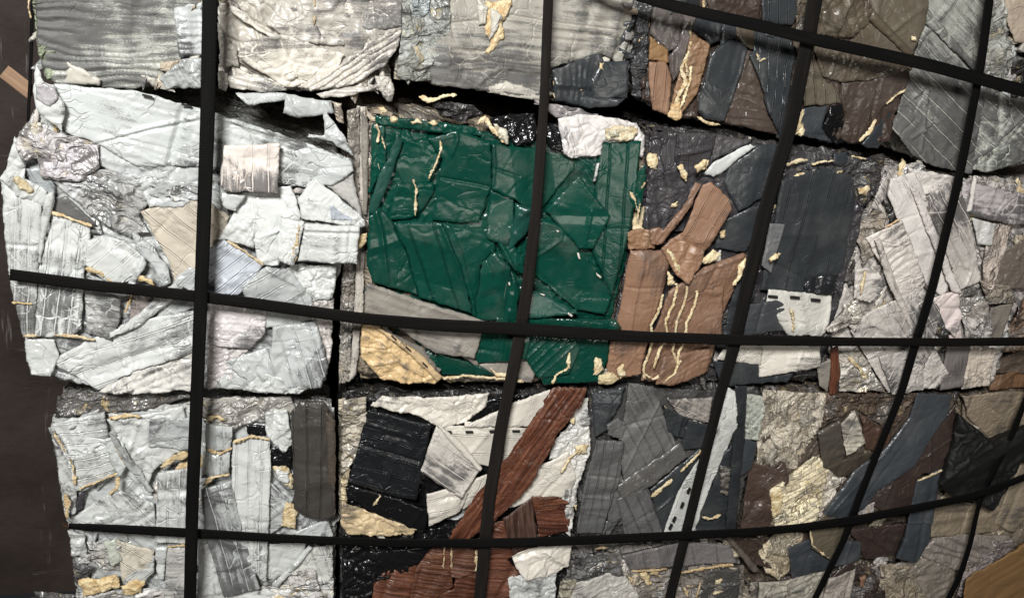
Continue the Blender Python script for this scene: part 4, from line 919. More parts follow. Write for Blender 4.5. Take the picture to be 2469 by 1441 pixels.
J('crumpled_sheet', 'CW', "1988,795 2042,740 2056,772 2040,800 2010,806", 5, c=9, s=26, k=.4, col=(0.690, 0.632, 0.575))
J('crumpled_sheet', 'CW', "2035,735 2070,720 2080,770 2060,800 2040,780", 4, c=9, s=24, k=.5, col=(0.667, 0.621, 0.552))
J('rusty_strip', 'WD', "2004,840 2020,834 2028,900 2018,952 2002,952", 5, d=94, bow=4, c=2)
J('taupe_strip', 'TP', "1968,882 2004,862 2002,950 1978,932", 4, c=2)
J.scraps(('PK', 'CB', 'SV', 'PK', 'CD', 'FO'), 64)

# ---- K: far right edge, brown
K = Bale('scrap_bale', 'dark brown bale cut off by the right edge, beside the pinkish-white bale',
         "2462,700 2560,640 2560,938 2392,938 2424,852", 'CN', (.10, .07, .05), off=-.06)
K('brown_panel', 'BR', "2400,872 2480,840 2520,850 2520,902 2406,902", 2, c=5, s=40, col=(.12, .09, .07)); K('orange_brown_panel', 'TD', "2394,902 2520,888 2520,936 2382,938", 2, c=4, s=40, col=(.18, .10, .055))
K('crumpled_scrap', 'CN', "2440,780 2480,740 2520,740 2520,835 2420,850", 2, c=9, s=26, col=(.26, .18, .13))
K.scraps(('BR', 'TD', 'CN'), 14)

# ---- L: bottom left, white slats
L_ = Bale('scrap_bale', 'white bale of upright slats with one dark brown panel, at the bottom left',
          "130,1002 300,985 480,985 700,975 808,990 812,1300 806,1620 205,1620 162,1270 122,1030", 'CW', (.50, .50, .48), off=.0)
L_.backing('LG', 40, k=.5)
L_('crushed_top', 'CD', "140,952 340,942 462,962 352,992 240,998 132,1006", -1, d=-4, w=7, ws=12, c=6, s=30, col=(.16, .15, .145), k=.7)
L_('crushed_top', 'CB', "490,962 702,962 720,1000 562,1032 490,1018", 1, c=11, s=26, col=(.45, .43, .40), k=.9)
L_('slatted_sheet', 'LG', "124,1026 252,992 266,1062 242,1142 180,1182 148,1090", 2, d=-8, p=26, c=4, s=50, k=.5, col=(.56, .57, .56))
L_('edge_sheet', 'WH', "119,1030 150,1090 186,1172 182,1240 155,1250 135,1100", 2, d=60, w=3, ws=20, c=5, s=40, k=.45)
L_('slatted_sheet', 'WH', "178,1102 292,1060 282,1142 200,1186 180,1182", 3, d=-13, p=22, c=3, s=50, k=.3)
L_('smooth_sheet', 'WH', "258,1010 350,1000 442,982 457,1082 422,1097 372,1132 352,1182 308,1092", 3, c=6, s=60, k=.25, d=-30, lines=[(5, 5, "335,1020 320,1060 310,1090"), (4, 5, "300,1060 330,1090 380,1130")])
L_('smooth_sheet', 'LG', "360,1010 462,1008 457,1092 358,1078", 4, c=4, s=50, k=.35, lines=[(-5, 5, "362,1070 400,1085 455,1092")])
L_('crushed_flap', 'LG', "252,1060 292,1054 312,1112 288,1152 264,1112", 4, c=4, s=26, k=.35, d=105, w=3, ws=20)
L_('crease_rail', 'LG', "262,1040 278,1050 330,1120 372,1188 358,1192 300,1120", 5, d=56, bow=5, c=3, k=.45)
L_('slatted_sheet', 'WH', "178,1252 240,1202 290,1180 372,1212 377,1300 300,1280 188,1264", 3, d=44, p=32, c=5, s=50, k=.35)
for pth, wd in (("272,1064 290,1095 300,1120", 12), ("158,1190 164,1215 160,1250", 20), ("128,1044 142,1065 156,1092", 12), ("168,1108 176,1135 180,1170", 9), ("262,1008 300,1002 340,1006", 16), ("386,1128 420,1105 455,1095", 17), ("285,1152 278,1180 262,1194", 15), ("190,1180 240,1160 282,1144", 5)):
    L_.foam(pth, wd, 5, 'FB', c=6, col=(.52, .37, .16))
L_('upright_slat', 'WH', "380,1142 462,1126 457,1312 372,1314", 5, d=91, p=29, c=2, s=70, k=.45)
L_('upright_slat', 'LG', "496,1022 562,1030 556,1084 496,1092", 4, d=90, p=22, c=2, k=.3)
L_('upright_slat', 'LG', "490,1094 556,1092 552,1142 486,1152", 4, d=88, p=24, c=3, k=.4)
L_.foam("498,1082 528,1098 560,1082", 15, 5, 'FB', c=6, col=(.55, .40, .2)); L_.foam("488,1172 512,1152 555,1146", 14, 7, 'FB', c=6, col=(.55, .40, .2)); L_.foam("562,1068 600,1054 650,1060", 11, 7, 'FB', c=6, col=(.6, .45, .22))
L_.foam("498,1012 525,1005 545,1016", 18, 4, 'FB', c=6, col=(.55, .42, .2))
L_('upright_slat', 'WH', "561,1072 600,1057 651,1062 652,1170 646,1292 641,1402 590,1352 558,1200", 6, d=92, p=30, c=2, s=80, k=.3)
L_('rubbed_slat', 'LG', "484,1182 556,1162 582,1262 627,1422 540,1438 498,1300", 7, d=75, p=34, c=2.5, s=60, k=.85, lines=[(4, 3, "490,1190 555,1175"), (4, 3, "490,1190 560,1195"), (4, 3, "490,1190 560,1215")])
L_('upright_slat', 'WH', "478,1300 500,1300 542,1440 520,1530 476,1530", 5, d=80, c=2, k=.2)
L_('brown_black_panel', 'DB', "704,1000 726,975 782,975 806,1010 808,1242 790,1254 736,1246 709,1226", 7, d=91, p=34, c=1.5, s=90, roll=14, edge=9)
L_('layered_brown_edge', 'DB', "784,985 808,1010 810,1242 796,1252", 9, d=91, w=4, ws=8, c=1.5, k=.4, col=(.095, .075, .058))
L_('crumpled_sheet', 'WH', "638,1000 692,990 706,1072 682,1092 644,1052", 5, c=7, s=30, k=.35)
L_('black_scrap_or_hole', 'BK', "648,1082 702,1080 706,1132 656,1132", 3, c=5, s=24); L_('black_scrap_or_hole', 'BK', "592,1024 642,1028 640,1050 598,1048", 2, c=5, s=24)  # near-black pieces stand in for the shade of holes between the sheets
L_('slatted_sheet', 'LG', "650,1160 707,1200 702,1262 648,1292", 4, d=44, p=20, c=2, k=.4)
L_.blob("690,1212 717,1220 712,1276 678,1272", 5, 'FB', col=(.5, .37, .17)); L_.blob("655,1128 690,1125 706,1145 705,1180 680,1165", 4, 'FB', col=(.44, .37, .22))
L_('white_scrap', 'WH', "665,1135 698,1140 695,1165 670,1160", 5, c=3, k=.2)
L_('smooth_sheet', 'WH', "648,1312 742,1310 722,1352 660,1402 640,1390", 4, c=3, s=60, k=.12)
L_('slatted_sheet', 'LG', "740,1322 802,1310 802,1392 762,1422 680,1412", 4, d=70, p=22, c=3, k=.3, col=(.56, .56, .53)); L_('smooth_sheet', 'LG', "702,1286 792,1252 804,1292 760,1312", 4, c=3, k=.3)
L_('bent_rail', 'WH', "655,1408 700,1365 745,1318 756,1322 700,1385 668,1416", 6, d=-45, bow=4, c=2, k=.2)
L_('crushed_scrap', 'CW', "690,1380 760,1375 770,1420 700,1425", 6, c=9, s=22, k=.9); L_('crushed_scrap', 'CW', "620,1420 805,1395 800,1530 610,1530", 4, c=10, s=26, k=.9)
L_('smooth_sheet', 'WH', "540,1440 630,1420 690,1440 690,1530 530,1530", 4, c=5, s=44, k=.2)
L_('crumpled_sheet', 'WH', "163,1276 202,1290 212,1352 172,1342", 3, c=8, s=28, k=.3); L_('crushed_scrap', 'CW', "208,1310 292,1308 292,1382 228,1372", 3, c=10, s=28, k=.4)
L_('beige_slat_sheet', 'BE', "278,1300 372,1328 362,1392 294,1402", 4, d=30, p=30, c=4, s=36, k=.2, col=(.58, .53, .44)); L_('folded_scrap', 'LG', "250,1310 278,1302 294,1352 268,1366", 5, c=5, s=22, k=.2, col=(.50, .52, .45))
L_('slatted_sheet', 'WH', "292,1395 372,1340 372,1380 330,1420", 4, d=-35, p=22, c=3, k=.3)
for q in ("188,1402 280,1388 290,1420 200,1442", "290,1415 330,1398 352,1402 340,1430 300,1436"):
    L_.blob(q, 5, 'FB', c=9, col=(.62, .44, .17))
L_('dark_scrap', 'CK', "174,1360 226,1370 202,1412 180,1400", 4, c=7, s=24, col=(.07, .07, .072)); L_('crumpled_sheet', 'CW', "182,1430 400,1420 395,1540 190,1540", 3, c=9, s=30, k=.7)
L_('upright_slat', 'WH', "372,1318 402,1320 396,1402 380,1402", 5, d=95, c=2, k=.2); L_('rubbed_slat', 'LG', "400,1326 457,1316 452,1530 394,1530", 5, d=2, w=2, ws=10, c=2, k=.7, col=(.50, .49, .46))
L_.foam("402,1320 452,1314", 8, 6, 'FB')
L_.scraps(('WH', 'LG', 'CW', 'FB', 'CP', 'PK'), 60)

# ---- L2: the block below, only its top corner shows
L2 = Bale('scrap_bale', 'dark crushed bale just entering at the very bottom left, below the white one',
          "62,1478 182,1482 184,1640 62,1640", 'CD', (.12, .115, .11), off=-.02, depth=.10)
L2('crushed_top', 'CD', "62,1470 180,1474 180,1540 62,1540", 1, c=8, s=24, k=.5)

# ---- M: bottom middle, black / white / wood
M = Bale('scrap_bale', 'bale with a diagonal wood-grain strip over black and cream panels, below the green bale',
         "828,958 1100,950 1420,936 1406,1100 1378,1300 1340,1620 824,1620 820,1250", 'CK', (.03, .028, .027), off=.005)
M.backing('BK', 20)
M('crushed_edge', 'CB', "828,962 884,958 886,1060 852,1120 824,1150 824,1050", 2, c=9, s=24, col=(.50, .45, .37), k=.9)
M('layered_edge', 'CB', "816,962 834,958 832,1250 818,1256", -1, d=91, w=5, ws=8, c=3, k=.3, col=(.44, .38, .29), folds=0)
M('cream_sheet', 'CR', "894,978 922,955 1042,960 1182,950 1176,982 1122,1022 1062,1032 1010,1002", 3, c=7, s=46, d=10, k=.15, lines=[(5, 5, "1020,960 1040,1000 1060,1028")])
M('cream_sheet', 'CR', "1118,1026 1242,970 1332,944 1352,962 1292,1032 1258,1030", 4, d=-28, c=3, s=70, k=.1)
M('perforated_cream_panel', 'CR', "1062,1030 1300,1030 1212,1122 1130,1122 1088,1062", 4, d=2, p=42, c=1.5, k=.12)
M.slots("1080,1042 1132,1042 1190,1041 1245,1040", 5.4, 0, 18, 4)
M('black_panel', 'BK', "889,993 1042,1024 1034,1062 1020,1112 1002,1202 838,1166 868,1072", 5, d=12, p=36, c=2, s=80, k=.04, cr=.3, g=.26, col=(.011, .012, .014), lines=[(-5, 4, "865,1075 1015,1112")])
M('black_panel', 'BK', "833,1170 990,1210 1034,1222 1026,1278 900,1242 828,1202", 4, d=14, c=3, s=50)
M.foam("918,1195 908,1210 900,1220", 4, 6)
M('golden_sheet', 'GD', "824,1206 900,1242 1008,1276 990,1298 840,1292 822,1270", 5, c=8, s=40, k=.3, col=(.68, .53, .33))
M('golden_sheet', 'CB', "822,1150 845,1130 836,1180 840,1215 822,1215", 4, c=6, s=24, k=.9, col=(.6, .5, .33))
M('rubbed_cream_square', 'CR', "1053,1030 1078,1044 1164,1130 1112,1202 1014,1136", 8, d=34, p=36, c=1.5, s=70, k=.55, col=(.62, .58, .53), t=(-.03, -.05))
M('cream_rim', 'CR', "1055,1026 1066,1030 1120,1075 1162,1128 1156,1136 1090,1070", 9, d=45, bow=3, c=1, k=.15)
M('cream_scrap', 'CR', "1028,1190 1102,1174 1130,1190 1112,1236 1034,1268", 6, d=-10, p=28, c=2, k=.2)
M('cream_sheet', 'CR', "1128,1165 1185,1140 1200,1160 1120,1230 1110,1225", 5, d=-40, c=3, k=.12)
M('wood_grain_strip', 'WD', "1330,942 1348,934 1416,936 1406,972 1382,1002 1342,1052 1330,1082 1272,1182 1212,1242 1130,1302 1084,1300 1150,1190 1232,1092 1292,1002", 10, d=-54, c=5, s=50, w=5, ws=16, jag=4, roll=12, t=(0, 0))
M('cream_sheet', 'CR', "1292,1130 1372,1088 1388,1150 1372,1192 1262,1216 1198,1238", 5, d=-20, c=2.5, s=60, k=.1)
M('crumpled_white_sheet', 'WH', "1342,1060 1412,978 1424,1012 1402,1112 1326,1112", 4, c=9, s=30, k=.2, col=(.68, .67, .64))
M('crumpled_white_sheet', 'WH', "1384,980 1420,962 1428,1080 1388,1192 1372,1292 1354,1202 1370,1130", 5, c=9, s=26, k=.25, d=100, w=5, ws=16, col=(.68, .66, .62))
M.foam("1400,1082 1375,1105 1352,1140", 8, 7); M.blob("1388,1078 1422,1074 1418,1094 1395,1098", 7); M.blob("1372,1010 1388,1008 1384,1025", 7); M.blob("1380,1215 1395,1218 1390,1232", 7)
M('dark_wood_panel', 'WK', "1213,1252 1284,1200 1302,1330 1240,1344", 6, d=86, c=2, s=60, col=(.11, .066, .05))
M('wood_grain_panel', 'WD', "1288,1204 1372,1210 1378,1282 1300,1298", 6, d=4, c=3, s=46, w=3, ws=12, col=(.13, .045, .026))
M('wood_grain_panel', 'WD', "1282,1198 1345,1196 1372,1212 1330,1236 1292,1240", 7, d=-8, c=4, s=30, w=3, ws=10, col=(.17, .062, .03))
M('wood_grain_panel', 'WD', "1180,1262 1216,1256 1228,1302 1170,1304", 5, d=5, c=2)
M('wood_grain_panel', 'WD', "902,1412 922,1388 1008,1360 1012,1530 880,1530", 4, d=6, c=3, s=50, w=3, ws=14)
M('wood_grain_panel', 'WD', "1002,1374 1042,1322 1082,1310 1092,1412 1062,1432 1000,1530 990,1450", 6, d=2, c=3, s=50, w=3, ws=14, col=(.16, .066, .036))
M('wood_grain_panel', 'WD', "1078,1312 1160,1308 1156,1376 1100,1392 1086,1390", 7, d=3, c=2, w=2, ws=12, col=(.14, .062, .036))
M('wood_grain_panel', 'WD', "1100,1380 1164,1374 1160,1530 1050,1530 1056,1432 1092,1420", 6, d=3, c=3, w=3, ws=14)
M('wood_grain_panel', 'WD', "1160,1308 1236,1312 1242,1342 1226,1352 1254,1382 1230,1402 1240,1530 1150,1530", 5, d=2, c=3, s=50, w=3, ws=15)
M.foam("1088,1312 1090,1370", 4, 8, col=(.42, .25, .12)); M.foam("1072,1314 1070,1370", 3, 8, col=(.42, .25, .12)); M.foam("1150,1330 1148,1378", 6, 8)
M('cream_sheet', 'CR', "1234,1342 1300,1318 1384,1308 1372,1362 1342,1382 1270,1398 1246,1372", 8, d=-20, c=4, s=44, k=.1, lines=[(4, 4, "1330,1325 1310,1360 1280,1390")])
M('crumpled_white_sheet', 'WH', "1228,1402 1280,1385 1342,1372 1338,1442 1290,1530 1236,1530", 7, c=9, s=34, k=.3)
M('black_sheet', 'BK', "824,1308 1066,1308 1042,1325 1002,1372 902,1412 880,1530 824,1530", 3, c=11, s=44, d=-25, w=5, ws=34)
M('black_sheet', 'BK', "890,1330 1060,1310 1010,1360 930,1380", 4, d=-18, c=4, bow=6, s=36)
M.scraps(('CR', 'BK', 'BK', 'WH', 'CK'), 44)

# ---- N: bottom, grey slats and a white blade
N = Bale('scrap_bale', 'grey bale of charcoal slats with a long white blade, right of the wood-grain strip',
         "1428,940 1600,926 1836,934 1826,1010 1792,1200 1772,1296 1392,1306 1404,1150", 'CD', (.075, .072, .07), off=.0)
N.backing('CG', 62, col=(.08, .078, .076))
N('charcoal_panel', 'CH', "1430,952 1512,934 1472,1032 1434,1052", 2, c=4, s=36)
N('grey_slat_sheet', 'CG', "1514,920 1572,928 1652,1112 1562,1162 1512,1182 1488,1082 1498,1032", 4, d=62, p=27, c=2, s=80, col=(.17, .167, .163), k=.15)
N('shiny_fold', 'CG', "1462,1022 1492,1008 1512,1030 1502,1062 1466,1048", 5, c=5, s=24, g=.2, bow=5)
N('grey_slat_sheet', 'CG', "1436,1058 1502,1060 1496,1152 1456,1292 1394,1292 1408,1180", 6, d=100, p=20, c=2.5, s=60, k=.2, lines=[(-4, 4, "1420,1145 1490,1150"), (4, 4, "1410,1200 1470,1205")])
N('grey_slat_sheet', 'CG', "1488,1172 1642,1070 1662,1102 1572,1172 1498,1204", 5, d=-34, p=0, c=3, s=34, col=(.11, .105, .10))
N('grey_slat_sheet', 'CG', "1488,1202 1562,1170 1602,1292 1508,1292", 5, d=66, p=28, c=3, col=(.14, .138, .138))
N('grey_scrap', 'CG', "1466,1182 1502,1162 1504,1250 1464,1292", 4, c=6, s=26)
N('dim_slat_sheet', 'PK', "1608,962 1722,960 1712,1022 1640,1004", 3, d=30, p=24, c=4, s=30, col=(.42, .38, .34))
N('charcoal_panel', 'CH', "1598,976 1662,1012 1652,1062 1610,1042", 4, c=4, s=30); N('charcoal_panel', 'CH', "1662,1012 1722,1026 1702,1082 1644,1092", 4, c=2)
N('charcoal_panel', 'CH', "1568,1182 1692,1080 1652,1202 1602,1294", 3, c=2, d=-40)
N.foam("1604,980 1618,1000", 10, 5); N.foam("1642,1138 1668,1112 1694,1086", 9, 5); N.foam("1572,1198 1598,1178 1622,1156", 14, 5)
N('white_blade', 'LG', "1604,1292 1640,1190 1702,1080 1754,932 1770,940 1777,1012 1762,1052 1702,1222 1676,1297", 7, d=-66, c=2, s=90, k=.2, col=(.60, .60, .57), lines=[(-3, 3, "1690,1110 1740,980")])
N.slots("1681,1148 1662,1183 1646,1218 1627,1252 1618,1270", 8.2, -66, 14, 5)
N('charcoal_post', 'CH', "1773,930 1802,930 1796,1062 1775,1290 1748,1290 1768,1062", 8, d=95, c=1.5, bow=3, col=(.026, .029, .032))
N('charcoal_panel', 'SB', "1798,1058 1827,1068 1816,1132 1784,1152", 5, c=2, col=(.045, .052, .06))
N('charcoal_panel', 'CH', "1692,1250 1732,1102 1762,1070 1756,1282 1680,1294", 4, c=3, s=40)
N('crumpled_scrap', 'CN', "1735,1120 1765,1130 1760,1200 1740,1190", 6, c=6, s=20, col=(.2, .18, .16))
N.foam("1694,1246 1715,1252 1738,1240", 11, 6)
N('pale_slat_sheet', 'LG', "1800,950 1852,960 1832,1062 1798,1062", 4, d=30, p=22, c=4, s=30, k=.3, col=(.42, .43, .38))
N.scraps(('CG', 'CH', 'PK', 'CD', 'FO'), 44)

# ---- O: bottom edge, crushed scrap under the grey bale
O = Bale('scrap_bale', 'crushed mixed bale cut off by the bottom edge, below the charcoal slats and white blade',
         "1350,1328 1480,1326 1500,1312 1780,1312 1800,1400 1796,1620 1336,1620", 'CB', (.22, .20, .18), off=.0)
O.backing('PK', 60, col=(.34, .31, .28), k=.6)
O('dim_slat_panel', 'CG', "1498,1336 1640,1306 1762,1318 1782,1362 1520,1372", 4, d=78, p=58, c=3, s=40, col=(.19, .175, .175), k=.3)
O('crushed_scrap', 'CB', "1498,1380 1792,1358 1792,1540 1520,1540", 2, c=11, s=26, col=(.24, .215, .19), k=.9)
O.foam("1525,1378 1570,1376 1610,1372", 7, 5, 'FB', col=(.5, .32, .12)); O.foam("1620,1384 1680,1374 1770,1362", 7, 5, 'FB', col=(.5, .32, .12))
O.blob("1570,1372 1595,1372 1592,1392 1568,1390", 4, 'FB', col=(.55, .35, .12)); O.blob("1545,1385 1560,1380 1575,1410 1562,1415", 4, 'FB', col=(.55, .42, .18)); O.blob("1515,1390 1530,1395 1528,1412", 4, 'FB')
O('dark_rough_slab', 'CP', "1712,1378 1782,1370 1772,1530 1686,1530 1695,1420", 4, c=5, s=30, col=(.055, .052, .05))
O.blob("1730,1402 1745,1398 1740,1412 1728,1412", 5); O.foam("1720,1432 1745,1425", 6, 5)
O('dark_crushed_scrap', 'CD', "1378,1330 1492,1350 1502,1382 1422,1402 1366,1392", 3, c=9, s=24, col=(.13, .125, .125), k=.4)
O('bright_slat_sheet', 'PK', "1388,1402 1502,1378 1544,1441 1520,1540 1336,1540", 4, d=-24, p=27, c=5, s=36, k=.3, col=(.50, .48, .44))
O('crumpled_scrap', 'CB', "1350,1400 1395,1402 1400,1441 1340,1540", 3, c=8, s=22, col=(.45, .42, .33), k=.9)
O.foam("1436,1325 1465,1320", 11, 5, 'FB', col=(.5, .36, .16)); O.foam("1690,1405 1680,1441", 8, 5, 'FB'); O.foam("1650,1415 1660,1441", 10, 5, 'FB', col=(.5, .33, .15))
O.scraps(('CB', 'CD', 'PK', 'FB', 'CP'), 40)

# ---- P: bottom right, shredded and brown
P = Bale('scrap_bale', 'bale of shredded foil and dark brown sheets crossed by a long bluish blade',
         "1842,936 1985,940 2318,948 2288,1150 2190,1360 2080,1352 1900,1392 1796,1330 1806,1180", 'CN', (.09, .07, .055), off=.005)
P.backing('BR', 120, col=(.09, .07, .055))
P('shredded_foil', 'SH', "1838,936 1992,950 1982,1022 1922,1132 1862,1142 1824,1122 1832,1000", 2, d=75, c=9, s=34, w=8, ws=14, col=(.62, .55, .45), k=.4)
P('brown_sheet', 'RB', "1812,1120 1872,1130 1892,1112 1902,1152 1862,1252 1832,1292 1790,1282", 3, c=5, s=36, col=(.07, .046, .037))
P('shredded_foam', 'SH', "1854,1182 1962,1100 2002,1118 1986,1202 1962,1282 1870,1284", 3, d=-25, w=14, ws=17, c=6, s=30, col=(.76, .67, .47), k=.9)
P('shredded_foil', 'SH', "1920,1140 1990,1130 2040,1150 1985,1240 1930,1280", 2, d=-40, w=12, ws=16, c=7, s=26, col=(.68, .61, .52), k=.4)
P('dark_panel', 'BR', "1968,1042 2022,1010 2042,1096 2042,1134 1990,1132", 4, c=3, s=40, col=(.085, .073, .058))
P('cream_slat', 'PK', "2026,1022 2060,988 2092,1072 2044,1102", 4, d=6, w=3, ws=18, c=3, col=(.56, .51, .43)); P('brown_sheet', 'RB', "2078,1000 2152,1050 2132,1092 2088,1084", 3, c=5, s=36, col=(.085, .05, .036))
P('brown_sheet', 'BR', "1990,1122 2046,1104 2112,1090 2082,1152 2020,1152", 3, c=3, s=40, col=(.075, .06, .046))
P('crushed_top', 'CN', "1990,948 2215,948 2150,1046 2066,986 2020,1008 1985,1020", 2, c=10, s=30, col=(.12, .085, .062))
P('bluish_blade', 'SB', "2218,952 2302,956 2292,1002 2252,1052 2202,1122 2112,1182 2082,1222 2010,1262 1984,1236 2060,1140 2132,1090 2200,1012", 6, d=-50, c=2, s=80, col=(.052, .058, .066), lines=[(4, 4, "2195,1020 2135,1095 2000,1235")], k=.2)
P('red_brown_sheet', 'RB', "2310,980 2314,1060 2282,1132 2222,1142 2202,1232 2130,1232 2088,1212 2112,1182 2202,1122 2260,1042", 5, d=-55, c=3, s=60, lines=[(4, 3, "2250,1050 2240,1140 2230,1150"), (4, 3, "2165,1125 2230,1105 2300,1060"), (4, 3, "2166,1128 2130,1210")])
P('bluish_strip', 'SB', "2214,1160 2232,1152 2276,1132 2262,1202 2242,1302 2206,1352 2158,1342 2184,1272", 7, d=105, c=2, bow=4, col=(.047, .053, .061))
P.foam("2216,1160 2235,1152 2274,1134", 4, 8, c=2)
P('shredded_foil', 'SH', "1868,1282 1942,1288 1932,1342 1880,1400 1850,1384 1828,1330", 3, d=70, w=11, ws=15, c=7, s=24, col=(.68, .58, .42), k=.7)
P('bluish_panel', 'SB', "1902,1320 1962,1300 2082,1308 2072,1352 1908,1392", 4, c=1.5, col=(.043, .048, .055))
P('olive_flap', 'OL', "1953,1270 1992,1236 2062,1250 2032,1292 2008,1352 1958,1320", 7, c=3, bow=5, d=100, col=(.115, .095, .066)); P.foam("1954,1272 1960,1315 1990,1338 2008,1352", 5, 8, c=3)
P('red_brown_sheet', 'RB', "2048,1280 2182,1258 2162,1332 2090,1352 2072,1312", 4, c=3, s=50)
P('red_brown_sheet', 'RB', "2008,1240 2078,1215 2090,1240 2060,1260", 5, c=3, s=40)
P('white_scrap', 'PK', "2068,1232 2112,1212 2110,1242 2078,1254", 7, c=3, s=20, col=(.56, .5, .47))
P('brown_sheet', 'BR', "1768,1296 1832,1296 1864,1372 1800,1362", 3, c=5, s=36, d=60); P('brown_rail', 'BR', "1745,1290 1762,1292 1830,1372 1815,1378", 5, d=50, bow=4, col=(.12, .1, .085))
P.blob("1862,1190 1890,1180 1885,1240 1865,1250", 5, col=(.8, .66, .36)); P.foam("2095,1220 2098,1245", 5, 8)
P.scraps(('RB', 'SH', 'BR', 'CN', 'CB'), 50)

# ---- R: bottom edge under it
Rb = Bale('scrap_bale', 'pale crumpled bale at the bottom edge, under the shredded bale',
          "1800,1402 1900,1396 2078,1356 2196,1364 2240,1450 2250,1620 1800,1620", 'CN', (.14, .11, .085), off=.0)
Rb.backing('PK', 60, col=(.42, .37, .31))
Rb('pale_slat_sheet', 'PK', "1830,1402 1902,1396 2002,1364 1990,1441 1960,1540 1810,1540", 3, d=-20, c=6, s=36, k=.3, col=(.46, .43, .36))
Rb('pinkish_sheet', 'PK', "1996,1392 2062,1368 2052,1441 2040,1540 1960,1540", 4, d=-60, c=4, s=40, k=.2, col=(.48, .42, .37)); Rb('red_brown_sheet', 'RB', "2005,1390 2052,1352 2066,1372 2030,1392", 5, c=3)
Rb('crushed_scrap', 'CN', "2058,1372 2132,1366 2142,1540 2044,1540", 3, c=10, s=26, col=(.06, .045, .038)); Rb('crumpled_sheet', 'CB', "2128,1366 2196,1366 2240,1450 2240,1540 2120,1540", 4, d=50, c=9, s=34, w=5, ws=20, col=(.40, .34, .26), k=.4)
Rb('tan_chip', 'TN', "2072,1392 2088,1386 2086,1415 2078,1420", 5, c=2)
Rb.scraps(('PK', 'CB', 'CN'), 20)

# ---- Q: right, dim beige
Q = Bale('scrap_bale', 'dim beige bale of folded sheets behind the bunched black sheet',
         "2322,948 2560,940 2560,1290 2500,1330 2440,1500 2400,1620 2260,1620 2250,1450 2200,1360 2290,1150", 'CN', (.16, .125, .09), off=-.02)
Q.backing('BE', 20, col=(.24, .195, .145))
Q('beige_sheet', 'BE', "2318,952 2420,942 2520,945 2520,1035 2440,1045 2392,1062 2330,1002", 2, c=4, s=50, col=(.30, .24, .175), k=.2, lines=[(-4, 5, "2385,980 2410,1000")])
Q('beige_sheet', 'BE', "2500,1040 2520,1036 2520,1200 2440,1282 2400,1262 2420,1210", 2, c=3, col=(.27, .22, .16)); Q('beige_sheet', 'BE', "2242,1222 2300,1208 2402,1212 2440,1240 2402,1282 2330,1292 2240,1296", 2, c=4, s=60, col=(.26, .21, .15))
Q('folded_grey_sheet', 'PK', "2208,1332 2250,1296 2332,1288 2442,1298 2462,1318 2402,1362 2302,1374", 4, d=20, w=6, ws=36, c=4, s=50, col=(.31, .27, .24), k=.15)
Q('folded_grey_sheet', 'PK', "2176,1362 2240,1340 2312,1370 2300,1441 2280,1540 2230,1540", 5, d=-30, c=5, s=44, w=3, ws=36, col=(.26, .225, .19), k=.15)
Q('crumpled_scrap', 'CB', "2340,1330 2442,1300 2455,1330 2360,1400 2340,1441 2310,1441", 4, c=8, s=24, col=(.34, .29, .28), k=.2)
Q('crumpled_scrap', 'CB', "2430,1370 2520,1350 2520,1540 2400,1540", 2, c=7, s=26, col=(.25, .2, .16))
Q.scraps(('BE', 'CB', 'CN', 'PK'), 24)

